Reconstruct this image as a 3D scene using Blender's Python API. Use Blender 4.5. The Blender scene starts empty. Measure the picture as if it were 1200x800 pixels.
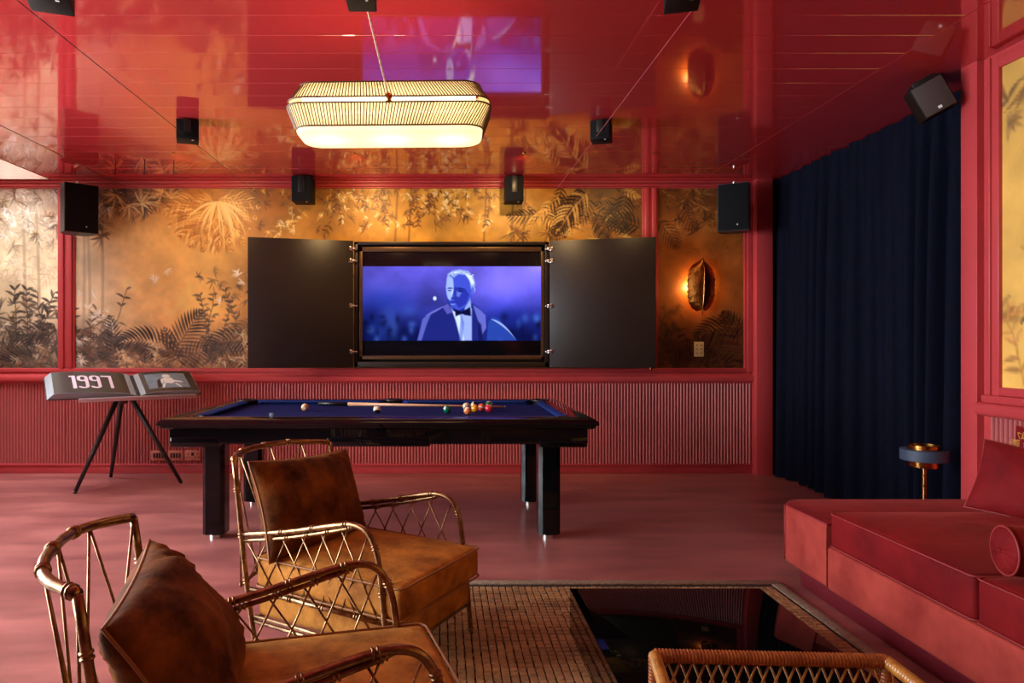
import bpy, bmesh, math, random
import numpy as np
from mathutils import Vector, Matrix, noise
random.seed(7); rng = np.random.default_rng(7)
sc = bpy.context.scene
COL = sc.collection
PI = math.pi
def rad(a): return a*PI/180

# ---------------------------------------------------------------- camera
# world: X right, Y away from the camera, Z up, metres
CAMZ = 1.29
cam = bpy.data.cameras.new('camera'); camo = bpy.data.objects.new('camera', cam); COL.objects.link(camo)
camo.location = (0, 0, CAMZ); camo.rotation_euler = (PI/2, 0, 0)
cam.sensor_width = 36; cam.lens = 24.0; cam.shift_x = 83/1200; cam.shift_y = 0
cam.clip_start = 0.05
sc.camera = camo

# ---------------------------------------------------------------- sky / daylight / exposure
w = bpy.data.worlds.new('sky'); sc.world = w; w.use_nodes = True
bg = w.node_tree.nodes['Background']; bg.inputs[0].default_value = (0.80, 0.90, 1.0, 1); bg.inputs[1].default_value = 3.0
def area(name, loc, rot, sx, sy, power, color, spread=180):
    l = bpy.data.lights.new(name, 'AREA'); l.shape = 'RECTANGLE'; l.size = sx; l.size_y = sy
    l.energy = power; l.color = color; l.spread = rad(spread)
    o = bpy.data.objects.new(name, l); COL.objects.link(o); o.location = loc; o.rotation_euler = rot
    return o
def point(name, loc, power, color, r=0.03):
    l = bpy.data.lights.new(name, 'POINT'); l.energy = power; l.color = color; l.shadow_soft_size = r
    o = bpy.data.objects.new(name, l); COL.objects.link(o); o.location = loc
    return o
def spot(name, loc, target, power, color, ang=60, blend=.6, r=.04):
    l = bpy.data.lights.new(name, 'SPOT'); l.energy = power; l.color = color; l.shadow_soft_size = r
    l.spot_size = rad(ang); l.spot_blend = blend
    o = bpy.data.objects.new(name, l); COL.objects.link(o); o.location = loc
    d = Vector(target)-Vector(loc); o.rotation_euler = d.to_track_quat('-Z', 'Y').to_euler()
    return o
# daylight coming through the tall windows of the left wall and the roof light
area('window_daylight', (-4.75, 2.7, 1.5), (0, -PI/2, 0), 2.2, 4.4, 640, (0.88, 0.94, 1.0))
area('roof_daylight', (-4.18, 5.2, 3.25), (0, 0, 0), 0.75, 2.7, 115, (0.88, 0.94, 1.0))
sc.view_settings.view_transform = 'Standard'; sc.view_settings.look = 'None'
sc.view_settings.exposure = 0.12; sc.view_settings.gamma = 1.0; sc.view_settings.use_curve_mapping = False

# ---------------------------------------------------------------- helpers
def S(r, g, b):
    f = lambda c: (c/255/12.92) if c/255 <= .04045 else ((c/255+.055)/1.055)**2.4
    return (f(r), f(g), f(b))
def mat(name, color=(.5, .5, .5), rough=.5, metal=0, noise_amt=0, noise_scale=8, bump=0, bump_scale=60, stretch=None,
        sheen=0, sheen_tint=(1, 1, 1), sheen_rough=.4, coat=0, ior=1.5, color2=None, attr=False, spec=.5, coat_ior=1.5, rough_var=0):
    m = bpy.data.materials.new(name); m.use_nodes = True
    nt = m.node_tree; N = nt.nodes; L = nt.links; p = N['Principled BSDF']
    p.inputs['Base Color'].default_value = (*color, 1); p.inputs['Roughness'].default_value = rough
    p.inputs['Metallic'].default_value = metal; p.inputs['IOR'].default_value = ior
    p.inputs['Specular IOR Level'].default_value = spec
    p.inputs['Coat Weight'].default_value = coat; p.inputs['Coat Roughness'].default_value = .03; p.inputs['Coat IOR'].default_value = coat_ior
    if sheen:
        p.inputs['Sheen Weight'].default_value = sheen; p.inputs['Sheen Tint'].default_value = (*sheen_tint, 1)
        p.inputs['Sheen Roughness'].default_value = sheen_rough
    tc = N.new('ShaderNodeTexCoord'); mp = N.new('ShaderNodeMapping'); L.new(tc.outputs['Object'], mp.inputs[0])
    if stretch: mp.inputs['Scale'].default_value = stretch
    src = None
    if attr:
        a = N.new('ShaderNodeAttribute'); a.attribute_name = 'paint'; src = a.outputs['Color']
    if noise_amt or color2:
        n = N.new('ShaderNodeTexNoise'); n.inputs['Scale'].default_value = noise_scale; n.inputs['Detail'].default_value = 6
        n.inputs['Roughness'].default_value = .6
        L.new(mp.outputs[0], n.inputs['Vector'])
        mx = N.new('ShaderNodeMix'); mx.data_type = 'RGBA'
        mr = N.new('ShaderNodeMapRange'); mr.inputs[1].default_value = .32; mr.inputs[2].default_value = .68
        L.new(n.outputs['Fac'], mr.inputs[0]); L.new(mr.outputs[0], mx.inputs[0])
        if color2:
            mx.inputs[6].default_value = (*color, 1); mx.inputs[7].default_value = (*color2, 1)
        elif src is not None:
            hs = N.new('ShaderNodeHueSaturation'); hs.inputs['Value'].default_value = 1-noise_amt; L.new(src, hs.inputs['Color'])
            L.new(hs.outputs[0], mx.inputs[6]); L.new(src, mx.inputs[7])
        else:
            mx.inputs[6].default_value = (*[c*(1-noise_amt) for c in color], 1)
            mx.inputs[7].default_value = (*[min(1, c*(1+noise_amt)) for c in color], 1)
        L.new(mx.outputs[2], p.inputs['Base Color'])
        if rough_var:
            m2 = N.new('ShaderNodeMapRange'); m2.inputs[1].default_value = .3; m2.inputs[2].default_value = .7
            m2.inputs[3].default_value = rough-rough_var; m2.inputs[4].default_value = rough+rough_var
            L.new(n.outputs['Fac'], m2.inputs[0]); L.new(m2.outputs[0], p.inputs['Roughness'])
    elif src is not None:
        L.new(src, p.inputs['Base Color'])
    if bump:
        b = N.new('ShaderNodeBump'); b.inputs['Strength'].default_value = bump; b.inputs['Distance'].default_value = .01
        n2 = N.new('ShaderNodeTexNoise'); n2.inputs['Scale'].default_value = bump_scale; n2.inputs['Detail'].default_value = 3
        L.new(mp.outputs[0], n2.inputs['Vector']); L.new(n2.outputs['Fac'], b.inputs['Height']); L.new(b.outputs[0], p.inputs['Normal'])
    return m
def emat(name, color, strength, attr=False):
    m = bpy.data.materials.new(name); m.use_nodes = True
    nt = m.node_tree; N = nt.nodes; L = nt.links; N.remove(N['Principled BSDF'])
    e = N.new('ShaderNodeEmission'); e.inputs[0].default_value = (*color, 1); e.inputs[1].default_value = strength
    if attr:
        a = N.new('ShaderNodeAttribute'); a.attribute_name = 'paint'; L.new(a.outputs['Color'], e.inputs[0])
    L.new(e.outputs[0], N['Material Output'].inputs[0]); return m

def link(name, me, m=None, parent=None, smooth=False):
    if m is not None: me.materials.append(m)
    if smooth: me.polygons.foreach_set('use_smooth', [True]*len(me.polygons))
    o = bpy.data.objects.new(name, me); COL.objects.link(o)
    if parent is not None: o.parent = parent
    return o
def tag(o, label=None, cat=None, group=None, kind=None):
    if label: o['label'] = label
    if cat: o['category'] = cat
    if group: o['group'] = group
    if kind: o['kind'] = kind
    return o
def thing(name, label, cat, loc=(0, 0, 0), rotz=0, group=None):
    o = bpy.data.objects.new(name, None); COL.objects.link(o); o.location = loc; o.rotation_euler = (0, 0, rotz)
    o.empty_display_size = .1
    return tag(o, label, cat, group)
class MB:
    def __init__(s): s.v = []; s.f = []
    def add(s, vs, fs, M=None):
        k = len(s.v)
        if M is not None: vs = [M @ Vector(v) for v in vs]
        s.v += [tuple(v) for v in vs]; s.f += [tuple(i+k for i in f) for f in fs]; return s
    def box(s, x0, x1, y0, y1, z0, z1, M=None):
        if x0 > x1: x0, x1 = x1, x0
        if y0 > y1: y0, y1 = y1, y0
        if z0 > z1: z0, z1 = z1, z0
        return s.add([(x0,y0,z0),(x1,y0,z0),(x1,y1,z0),(x0,y1,z0),(x0,y0,z1),(x1,y0,z1),(x1,y1,z1),(x0,y1,z1)],
              [(0,3,2,1),(4,5,6,7),(0,1,5,4),(1,2,6,5),(2,3,7,6),(3,0,4,7)], M)
    def bbox(s, x0, x1, y0, y1, z0, z1, b=.004, seg=2, M=None):
        if x0 > x1: x0, x1 = x1, x0
        if y0 > y1: y0, y1 = y1, y0
        if z0 > z1: z0, z1 = z1, z0
        bm = bmesh.new(); bmesh.ops.create_cube(bm, size=1)
        for v in bm.verts: v.co = Vector(((x0+x1)/2+v.co.x*(x1-x0), (y0+y1)/2+v.co.y*(y1-y0), (z0+z1)/2+v.co.z*(z1-z0)))
        bmesh.ops.bevel(bm, geom=bm.edges[:], offset=b, segments=seg, profile=.5, affect='EDGES')
        return s.frombm(bm, M)
    def frombm(s, bm, M=None):
        bm.verts.index_update()
        s.add([v.co.copy() for v in bm.verts], [[v.index for v in f.verts] for f in bm.faces], M); bm.free(); return s
    def tube(s, pts, r, n=8, closed=False, cap=True):
        pts = [Vector(p) for p in pts]; m = len(pts)
        rs = r if isinstance(r, (list, tuple)) else [r]*m
        k = len(s.v); prev = None
        for i, p in enumerate(pts):
            if closed: t = pts[(i+1) % m]-pts[i-1]
            else: t = pts[min(i+1, m-1)]-pts[max(i-1, 0)]
            if t.length < 1e-9: t = Vector((0, 0, 1))
            t.normalize()
            if prev is None:
                a = Vector((0, 0, 1)) if abs(t.z) < .9 else Vector((1, 0, 0)); u = t.cross(a).normalized()
            else:
                u = prev-t*prev.dot(t)
                u = u.normalized() if u.length > 1e-6 else t.orthogonal().normalized()
            prev = u; v = t.cross(u)
            for j in range(n):
                a = 2*PI*j/n; s.v.append(tuple(p+(u*math.cos(a)+v*math.sin(a))*rs[i]))
        for i in range(m if closed else m-1):
            a = k+i*n; b = k+((i+1) % m)*n
            for j in range(n):
                j2 = (j+1) % n; s.f.append((a+j, a+j2, b+j2, b+j))
        if cap and not closed:
            s.f.append(tuple(k+j for j in range(n))[::-1]); s.f.append(tuple(k+(m-1)*n+j for j in range(n)))
        return s
    def lathe(s, prof, n=24, M=None, c=(0, 0, 0)):
        k0 = []; vs = []; fs = []
        for (r, z) in prof:
            for j in range(n):
                a = 2*PI*j/n; vs.append((c[0]+r*math.cos(a), c[1]+r*math.sin(a), c[2]+z))
        for i in range(len(prof)-1):
            for j in range(n):
                j2 = (j+1) % n; fs.append((i*n+j, i*n+j2, (i+1)*n+j2, (i+1)*n+j))
        fs.append(tuple(range(n))[::-1]); fs.append(tuple((len(prof)-1)*n+j for j in range(n)))
        return s.add(vs, fs, M)
    def prism(s, poly, axis, a0, a1, M=None):      # poly in the two other axes (cyclic order), extruded on axis
        n = len(poly); vs = []
        for a in (a0, a1):
            for (p, q) in poly:
                vs.append({'x': (a, p, q), 'y': (p, a, q), 'z': (p, q, a)}[axis])
        fs = [tuple(range(n))[::-1], tuple(range(n, 2*n))] + [(i, (i+1) % n, n+(i+1) % n, n+i) for i in range(n)]
        return s.add(vs, fs, M)
    def build(s, name, m=None, parent=None, smooth=False, auto=None):
        me = bpy.data.meshes.new(name); me.from_pydata(s.v, [], s.f); me.update()
        bm = bmesh.new(); bm.from_mesh(me); bmesh.ops.recalc_face_normals(bm, faces=bm.faces[:]); bm.to_mesh(me); bm.free()
        o = link(name, me, m, parent, smooth or bool(auto))
        if auto:
            me.set_sharp_from_angle(angle=rad(auto))
        return o
def structure(o): o['kind'] = 'structure'; return o
def stuff(o): o['kind'] = 'stuff'; return o
def px(x, y, d): return Vector(((x-517)*d/800, d, CAMZ-(y-400)*d/800))
SC = 800/6.70
def wx(x): return (x-517)/SC
def wz(y): return CAMZ-(y-400)/SC

def soft_box(w_, d_, h_, r, crown=0, n=12, fn=None, side=0):
    """rounded box centred on origin, bulging top, sides a bit fuller"""
    half = (w_/2, d_/2, h_/2)
    def params(hh, cnt):
        a = [-1, -1+.3*r/hh, -1+.7*r/hh, -1+r/hh]
        inner = [(-1+r/hh)+(2-2*r/hh)*i/cnt for i in range(1, cnt)]
        return a+inner+[-q for q in a[::-1]]
    P = [params(half[0], n), params(half[1], n), params(half[2], 4)]
    mb = MB(); idx = {}
    def vert(p):
        key = tuple(round(c, 5) for c in p)
        if key in idx: return idx[key]
        q = [p[i]*half[i] for i in range(3)]
        c = [max(-(half[i]-r), min(half[i]-r, q[i])) for i in range(3)]
        dv = Vector(q)-Vector(c)
        o = Vector(c)+(dv.normalized()*r if dv.length > 1e-9 else dv)
        u, v, t = p
        o.z += crown*(1-abs(u)**3)*(1-abs(v)**3)*(1 if t > 0 else 0)*abs(t)
        if side:
            b = side*(1-t*t)
            o.x += b*u*(1-v*v); o.y += b*v*(1-u*u)
        if fn: o = fn(o, u, v, t)
        idx[key] = len(mb.v); mb.v.append(tuple(o)); return idx[key]
    for ax in range(3):
        a, b = [(1, 2), (0, 2), (0, 1)][ax]
        for sgn in (-1, 1):
            A, B = P[a], P[b]
            for i in range(len(A)-1):
                for j in range(len(B)-1):
                    q = []
                    for (ii, jj) in ((i, j), (i+1, j), (i+1, j+1), (i, j+1)):
                        p = [0, 0, 0]; p[ax] = sgn; p[a] = A[ii]; p[b] = B[jj]; q.append(vert(p))
                    mb.f.append(tuple(q))
    return mb
def pillow_mb(w_, h_, t_, n=28, pinch=.07, wr=.006, seed=0, power=.42):
    """knife-edge pillow in the XZ plane, thickness on Y"""
    mb = MB(); us = [math.sin(PI/2*(-1+2*i/n)) for i in range(n+1)]
    def P(u, v, sg):
        x = w_/2*u*(1-pinch*(1-v*v)); z = h_/2*v*(1-pinch*(1-u*u))
        t = ((1-u*u)*(1-v*v))
        y = sg*t_/2*(t**power)
        q = Vector((x*7+seed, z*7, sg*3.1+seed))
        edge = min(1, 4*t)
        y += edge*wr*(noise.noise(q)*1.6+noise.noise(Vector((x*22+seed, z*9, sg)))*.8)
        y += edge*wr*1.3*math.sin(26*(abs(u)+abs(v)) + 3*noise.noise(q))*(max(abs(u*v), 0))
        return (x, y, z)
    k = {}
    for sg in (-1, 1):
        for i, u in enumerate(us):
            for j, v in enumerate(us):
                e = i in (0, n) or j in (0, n)
                key = (0 if e else sg, i, j)
                if key not in k:
                    k[key] = len(mb.v); p = P(u, v, sg); mb.v.append((p[0], 0 if e else p[1], p[2]))
        for i in range(n):
            for j in range(n):
                q = []
                for (a, b) in ((i, j), (i+1, j), (i+1, j+1), (i, j+1)):
                    e = a in (0, n) or b in (0, n); q.append(k[(0 if e else sg, a, b)])
                mb.f.append(tuple(q))
    def outline(m=16):
        pts = []
        for (a, b, c, d) in ((-1,-1,1,-1), (1,-1,1,1), (1,1,-1,1), (-1,1,-1,-1)):
            for i in range(m):
                u = a+(c-a)*i/m; v = b+(d-b)*i/m
                pts.append((w_/2*u*(1-pinch*(1-v*v)), 0, h_/2*v*(1-pinch*(1-u*u))))
        return pts
    return mb, outline()
def grid_paint(name, cols, origin, ex, ey, wdt, hgt, m, parent):
    """flat painted surface: one vertex per sample of cols (H,W,3 sRGB 0..255)"""
    H, W, _ = cols.shape
    jj, ii = np.meshgrid(np.arange(H), np.arange(W), indexing='ij')
    o = np.array(origin); ex = np.array(ex); ey = np.array(ey)
    V = o + ex*(ii[..., None]/(W-1)*wdt) + ey*(jj[..., None]/(H-1)*hgt)
    V = V.reshape(-1, 3).astype(np.float32)
    a = (jj[:-1, :-1]*W+ii[:-1, :-1]).ravel()
    F = np.stack([a, a+1, a+W+1, a+W], 1).astype(np.int32)
    me = bpy.data.meshes.new(name); me.vertices.add(len(V)); me.vertices.foreach_set('co', V.ravel())
    me.loops.add(F.size); me.loops.foreach_set('vertex_index', F.ravel())
    me.polygons.add(len(F)); me.polygons.foreach_set('loop_start', np.arange(0, F.size, 4, dtype=np.int32))
    me.update(calc_edges=True)
    c = np.clip(cols.reshape(-1, 3)/255, 0, 1); lin = np.where(c <= .04045, c/12.92, ((c+.055)/1.055)**2.4)
    at = me.color_attributes.new('paint', 'FLOAT_COLOR', 'POINT')
    at.data.foreach_set('color', np.concatenate([lin, np.ones((len(lin), 1))], 1).astype(np.float32).ravel())
    return link(name, me, m, parent)

# ---------------------------------------------------------------- materials
RED = S(190, 66, 68)
M = {}
M['paint'] = mat('red_satin_paint', RED, .32, noise_amt=.05, noise_scale=3, bump=.03, bump_scale=30)
M['fluted'] = mat('dusty_rose_paint', S(182, 92, 90), .4, noise_amt=.06, noise_scale=3)
M['ceil'] = mat('red_lacquer', S(194, 54, 56), .05, ior=3.6)
M['floor'] = mat('rose_microcement', S(132, 76, 74), .33, color2=S(184, 112, 104), noise_scale=1.5, bump=.025, bump_scale=3, stretch=(.8, 2.4, 1), rough_var=.05)
M['mural'] = mat('painted_mural', attr=True, rough=.42, noise_amt=.16, noise_scale=5, bump=.03, bump_scale=90)
M['black'] = mat('black_lacquer', (.003, .003, .004), .05, ior=1.42)
M['blackmat'] = mat('black_stained_wood', (.020, .013, .010), .45, noise_amt=.4, noise_scale=10, stretch=(1, 1, 14), bump=.1)
M['door'] = mat('dark_brown_oak_door', S(34, 24, 19), .38, noise_amt=.25, noise_scale=14, stretch=(1, 1, 12), bump=.05, bump_scale=90)
M['grille'] = mat('black_speaker_cloth', (.008, .008, .009), .8, spec=.15, bump=.4, bump_scale=700)
M['spk'] = mat('dark_speaker_body', (.010, .006, .004), .6, spec=.15, noise_amt=.3, noise_scale=20)
M['brass'] = mat('aged_brass', S(205, 150, 75), .22, 1, noise_amt=.15, noise_scale=12)
M['bronze'] = mat('gilt_bamboo_metal', S(172, 138, 98), .30, 1, color2=S(112, 82, 54), noise_scale=30)
M['chrome'] = mat('steel', (.7, .7, .7), .2, 1, noise_amt=.05)
M['white'] = mat('white_print', (.8, .8, .8), .5, noise_amt=.03)
M['curtain'] = mat('navy_velvet', S(7, 11, 28), .8, sheen=.65, sheen_tint=S(130, 150, 225), sheen_rough=.14, spec=.1, noise_amt=.3, noise_scale=40, stretch=(1, 1, .2), bump=.3, bump_scale=220)
M['velvet'] = mat('crimson_velvet', S(100, 7, 14), .75, spec=.2, sheen=.2, sheen_tint=S(255, 110, 100), sheen_rough=.35, color2=S(134, 18, 22), noise_scale=5, bump=.12, bump_scale=18)
M['velvet_lit'] = mat('crimson_velvet_lit', S(146, 48, 42), .75, spec=.2, sheen=.25, sheen_tint=S(255, 140, 120), sheen_rough=.35, color2=S(184, 74, 62), noise_scale=5, bump=.1, bump_scale=25)  # sofa velvet made lighter: light caught by the pile is put into the colour
M['piping'] = mat('velvet_piping', S(150, 44, 44), .6, noise_amt=.1)
M['amber'] = mat('amber_corduroy_velvet', S(128, 76, 24), .8, spec=.2, sheen=.2, sheen_tint=S(255, 190, 90), sheen_rough=.3, color2=S(204, 136, 54), noise_scale=9, bump=.25, bump_scale=60)
M['amberdark'] = mat('brown_velvet', S(62, 30, 10), .8, spec=.15, sheen=.24, sheen_tint=S(250, 160, 70), sheen_rough=.25, color2=S(134, 76, 26), noise_scale=8, bump=.25, bump_scale=50)
M['amberpipe'] = mat('amber_piping', S(150, 96, 48), .6, noise_amt=.1)
M['cloth'] = mat('navy_blue_cloth', S(38, 42, 96), .9, noise_amt=.06, noise_scale=30, bump=.1, bump_scale=500, spec=.05)
M['clothrail'] = mat('blue_cushion_cloth', S(34, 54, 116), .85, spec=.1, noise_amt=.08, noise_scale=30)
M['wicker'] = mat('red_brown_cane', S(140, 66, 28), .38, color2=S(178, 100, 44), noise_scale=30, coat=.2)
M['wickergold'] = mat('golden_cane', S(200, 140, 60), .35, color2=S(160, 100, 40), noise_scale=30, coat=.2)
M['weave'] = mat('seagrass_weave', S(192, 152, 100), .7, color2=S(130, 94, 60), noise_scale=10, bump=.6, bump_scale=180, stretch=(.3, 1, 1))
M['weavebase'] = mat('dark_jute_backing', S(44, 30, 22), .9, noise_amt=.2)
M['fringe'] = mat('woven_border', S(160, 142, 116), .8, color2=S(112, 94, 74), noise_scale=60)
M['mirror'] = mat('smoked_mirror', (.20, .15, .13), .03, 1, noise_amt=.02)
M['tabletop'] = mat('black_glass', (.002, .002, .002), .03, noise_amt=.1, ior=1.15, spec=.15)
M['plate'] = mat('pink_metal_plate', S(205, 130, 110), .35, .4, noise_amt=.05)
M['cream'] = mat('cream_plate', S(232, 200, 140), .4, noise_amt=.05)
M['hole'] = mat('black_plastic', (.008, .008, .008), .4, noise_amt=.1)
M['plaster'] = mat('plain_plaster', S(190, 150, 130), .8, noise_amt=.05)
M['darkplaster'] = mat('dark_red_plaster', S(96, 44, 44), .7, noise_amt=.05)
M['page'] = mat('page_edges', S(150, 156, 160), .7, noise_amt=.12, noise_scale=120, stretch=(.05, .05, 1))
M['pageprint'] = mat('charcoal_printed_page', S(58, 56, 50), .25, noise_amt=.1, noise_scale=6)
M['photo'] = mat('grey_blue_photo', S(128, 150, 166), .3, color2=S(100, 122, 140), noise_scale=9)
M['photowhite'] = mat('white_figure_print', S(225, 230, 232), .3, noise_amt=.05)
M['photodark'] = mat('dark_figure_print', S(40, 46, 52), .3, noise_amt=.05)
M['cord'] = mat('pale_twisted_cord', S(230, 200, 160), .6, noise_amt=.3, noise_scale=100)
M['wire'] = mat('thin_dark_wire', (.02, .012, .012), .3, .5, noise_amt=.1)
M['wirelight'] = mat('thin_red_wire', S(215, 110, 130), .3, .6, noise_amt=.1)

# ---------------------------------------------------------------- the mural painting (pixels of wall plane)
class Canvas:
    def __init__(s, x0, x1, y0, y1, res):
        s.x0, s.y0, s.res = x0, y0, res; s.W = int((x1-x0)*res)+1; s.H = int((y1-y0)*res)+1
        ys, xs = np.mgrid[0:s.H, 0:s.W]; s.X = x0+xs/res; s.Y = y0+ys/res
        s.C = np.zeros((s.H, s.W, 3))
    def box(s, xa, xb, ya, yb):
        i0 = max(0, int((xa-s.x0)*s.res)); i1 = min(s.W, int((xb-s.x0)*s.res)+2)
        j0 = max(0, int((ya-s.y0)*s.res)); j1 = min(s.H, int((yb-s.y0)*s.res)+2)
        return (slice(j0, j1), slice(i0, i1)) if i1 > i0 and j1 > j0 else None
    def blob(s, cx, cy, rx, ry, col, a=1, p=2):
        k = 2.2; sl = s.box(cx-rx*k, cx+rx*k, cy-ry*k, cy+ry*k)
        if sl is None: return
        d = ((s.X[sl]-cx)/rx)**2+((s.Y[sl]-cy)/ry)**2; m = (a*np.exp(-d**(p/2)))[..., None]
        s.C[sl] = s.C[sl]*(1-m)+np.array(col)*m
    def stroke(s, p0, p1, p2, wd, col, a=.9, n=9, col2=None, soft=.6, taper=True):
        t = np.linspace(0, 1, n); p0, p1, p2 = map(np.array, (p0, p1, p2))
        P = ((1-t)**2)[:, None]*p0+(2*t*(1-t))[:, None]*p1+(t**2)[:, None]*p2
        mg = wd+2
        sl = s.box(P[:, 0].min()-mg, P[:, 0].max()+mg, P[:, 1].min()-mg, P[:, 1].max()+mg)
        if sl is None: return
        X = s.X[sl][..., None]; Y = s.Y[sl][..., None]
        A = P[:-1]; B = P[1:]; AB = B-A; L2 = (AB**2).sum(1)+1e-9
        u = np.clip(((X-A[:, 0])*AB[:, 0]+(Y-A[:, 1])*AB[:, 1])/L2, 0, 1)
        dx = X-(A[:, 0]+u*AB[:, 0]); dy = Y-(A[:, 1]+u*AB[:, 1]); D = np.sqrt(dx*dx+dy*dy)
        tt = (np.arange(n-1)+u)/(n-1)
        W_ = wd*(np.sin(PI*np.clip(tt, .02, 1)**.75)*.95+.08) if taper else wd
        e = np.min(D-W_, axis=2); m = (a*np.clip(.5-e/soft/1.4, 0, 1))[..., None]
        c = np.array(col, float)
        if col2 is not None:
            side = np.take_along_axis(dx*AB[:, 1]-dy*AB[:, 0], np.argmin(D-W_, axis=2)[..., None], 2)[..., 0]
            c = np.where(side[..., None] > 0, np.array(col, float), np.array(col2, float))
        s.C[sl] = s.C[sl]*(1-m)+c*m
    def poly(s, pts, col, a=1, soft=.8):
        pts = np.array(pts, float); sl = s.box(pts[:, 0].min()-2, pts[:, 0].max()+2, pts[:, 1].min()-2, pts[:, 1].max()+2)
        if sl is None: return
        X = s.X[sl]; Y = s.Y[sl]; ins = np.zeros(X.shape, bool); dist = np.full(X.shape, 1e9)
        for i in range(len(pts)):
            (xa, ya), (xb, yb) = pts[i], pts[(i+1) % len(pts)]
            c = ((ya > Y) != (yb > Y)) & (X < (xb-xa)*(Y-ya)/(yb-ya+1e-12)+xa); ins ^= c
            L = (xb-xa)**2+(yb-ya)**2+1e-9; u = np.clip(((X-xa)*(xb-xa)+(Y-ya)*(yb-ya))/L, 0, 1)
            dist = np.minimum(dist, np.hypot(X-xa-u*(xb-xa), Y-ya-u*(yb-ya)))
        sd = np.where(ins, -dist, dist); m = (a*np.clip(.5-sd/soft/2, 0, 1))[..., None]
        s.C[sl] = s.C[sl]*(1-m)+np.array(col, float)*m
    def noise(s, scale, amp, seed):
        r = np.random.default_rng(seed); out = np.zeros((s.H, s.W))
        for o in range(4):
            cell = scale/2**o; gx = int((s.W/s.res)/cell)+3; gy = int((s.H/s.res)/cell)+3; g = r.random((gy, gx))-.5
            fx = (s.X-s.x0)/cell; fy = (s.Y-s.y0)/cell; ix = fx.astype(int); iy = fy.astype(int); fx -= ix; fy -= iy
            fx = fx*fx*(3-2*fx); fy = fy*fy*(3-2*fy)
            v = (g[iy, ix]*(1-fx)+g[iy, ix+1]*fx)*(1-fy)+(g[iy+1, ix]*(1-fx)+g[iy+1, ix+1]*fx)*fy
            out += v*.55**o
        s.C *= (1+amp*out[..., None])
def jit(c, k=14):
    q = random.uniform(-k, k); return [max(0, v+q+random.uniform(-4, 4)) for v in c]
def frond(cv, x, y, ang, L, bend, cols, n=16, bl=.45, wd=1.6, a=.9, rach=True):
    """pinnate palm leaf: arching stem with slim blades both sides. ang in degrees, 0=right, 90=up"""
    n = max(6, int(L/4.2)); wd *= .78
    px_, py_ = x, y; th = rad(ang); step = L/n; pts = [(x, y)]
    for i in range(n):
        px_ += math.cos(th)*step; py_ -= math.sin(th)*step; th += rad(bend)/n
        pts.append((px_, py_))
        f = (i+1)/n; ln = L*bl*math.sin(PI*min(1, .18+f*.80))**.8
        for sd in (-1, 1):
            ta = th+sd*rad(62-30*f)
            ex = px_+math.cos(ta)*ln; ey = py_-math.sin(ta)*ln+ln*.18
            mx_ = px_+math.cos(ta+sd*.12)*ln*.5; my_ = py_-math.sin(ta+sd*.12)*ln*.5-ln*.05
            c = random.choice(cols)
            cv.stroke((px_, py_), (mx_, my_), (ex, ey), wd*random.uniform(.7, 1.15), jit(c), a, 7)
    if rach: cv.stroke(pts[0], pts[n//2], pts[-1], wd*.7, jit(cols[-1]), a*.8, 9)
def star(cv, x, y, r, cols, n=6, wd=1.5, a=.9, a0=None, spread=360):
    a0 = random.uniform(0, 360) if a0 is None else a0
    for i in range(n):
        th = rad(a0+spread*.55*i/n+random.uniform(-16, 16)); l = r*random.uniform(.7, 1.5)
        c = jit(random.choice(cols)); hi = [min(255, v*1.18+8) for v in c]
        cv.stroke((x, y), (x+math.cos(th+.2)*l*.55, y-math.sin(th+.2)*l*.55), (x+math.cos(th)*l, y-math.sin(th)*l+l*.1), wd*.72*random.uniform(.7, 1.2), c, a*random.uniform(.6, 1), 6, hi)
def sprig(cv, x, y, ang, L, cols, n=7, r=7, wd=1.3, a=.85):
    th = rad(ang); xx, yy = x, y
    for i in range(n):
        nx = xx+math.cos(th)*L/n; ny = yy-math.sin(th)*L/n
        cv.stroke((xx, yy), ((xx+nx)/2, (yy+ny)/2), (nx, ny), .5, jit(cols[0]), a, 3, taper=False)
        for k in (-1, 1):
            if random.random() < .8:
                ta = th+k*rad(random.uniform(30, 80)); l = r*random.uniform(.6, 1.2); c = jit(random.choice(cols))
                cv.stroke((nx, ny), (nx+math.cos(ta)*l*.5, ny-math.sin(ta)*l*.5-l*.1), (nx+math.cos(ta)*l, ny-math.sin(ta)*l+l*.15), wd, c, a, 5, [min(255, v*1.15+6) for v in c])
        xx, yy = nx, ny; th += rad(random.uniform(-14, 14))

cv = Canvas(-34, 884, 216, 436, 1.3)
# ground colours: keys along x for top / middle / bottom
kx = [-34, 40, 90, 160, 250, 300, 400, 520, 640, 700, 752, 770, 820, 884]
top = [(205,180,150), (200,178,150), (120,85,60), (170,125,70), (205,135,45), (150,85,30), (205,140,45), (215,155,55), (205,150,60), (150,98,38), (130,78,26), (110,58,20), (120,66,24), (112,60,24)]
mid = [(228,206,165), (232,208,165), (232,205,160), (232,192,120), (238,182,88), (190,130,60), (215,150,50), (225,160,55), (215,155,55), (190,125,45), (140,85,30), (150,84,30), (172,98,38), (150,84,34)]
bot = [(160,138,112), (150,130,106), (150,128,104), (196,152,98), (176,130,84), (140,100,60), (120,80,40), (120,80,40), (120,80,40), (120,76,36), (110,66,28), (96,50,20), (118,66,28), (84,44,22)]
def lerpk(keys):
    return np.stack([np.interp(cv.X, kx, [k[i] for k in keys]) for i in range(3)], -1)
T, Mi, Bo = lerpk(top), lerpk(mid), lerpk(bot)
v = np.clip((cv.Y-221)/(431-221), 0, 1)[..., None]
ss = lambda a, b, t: np.clip((t-a)/(b-a), 0, 1)**2*(3-2*np.clip((t-a)/(b-a), 0, 1))
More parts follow.
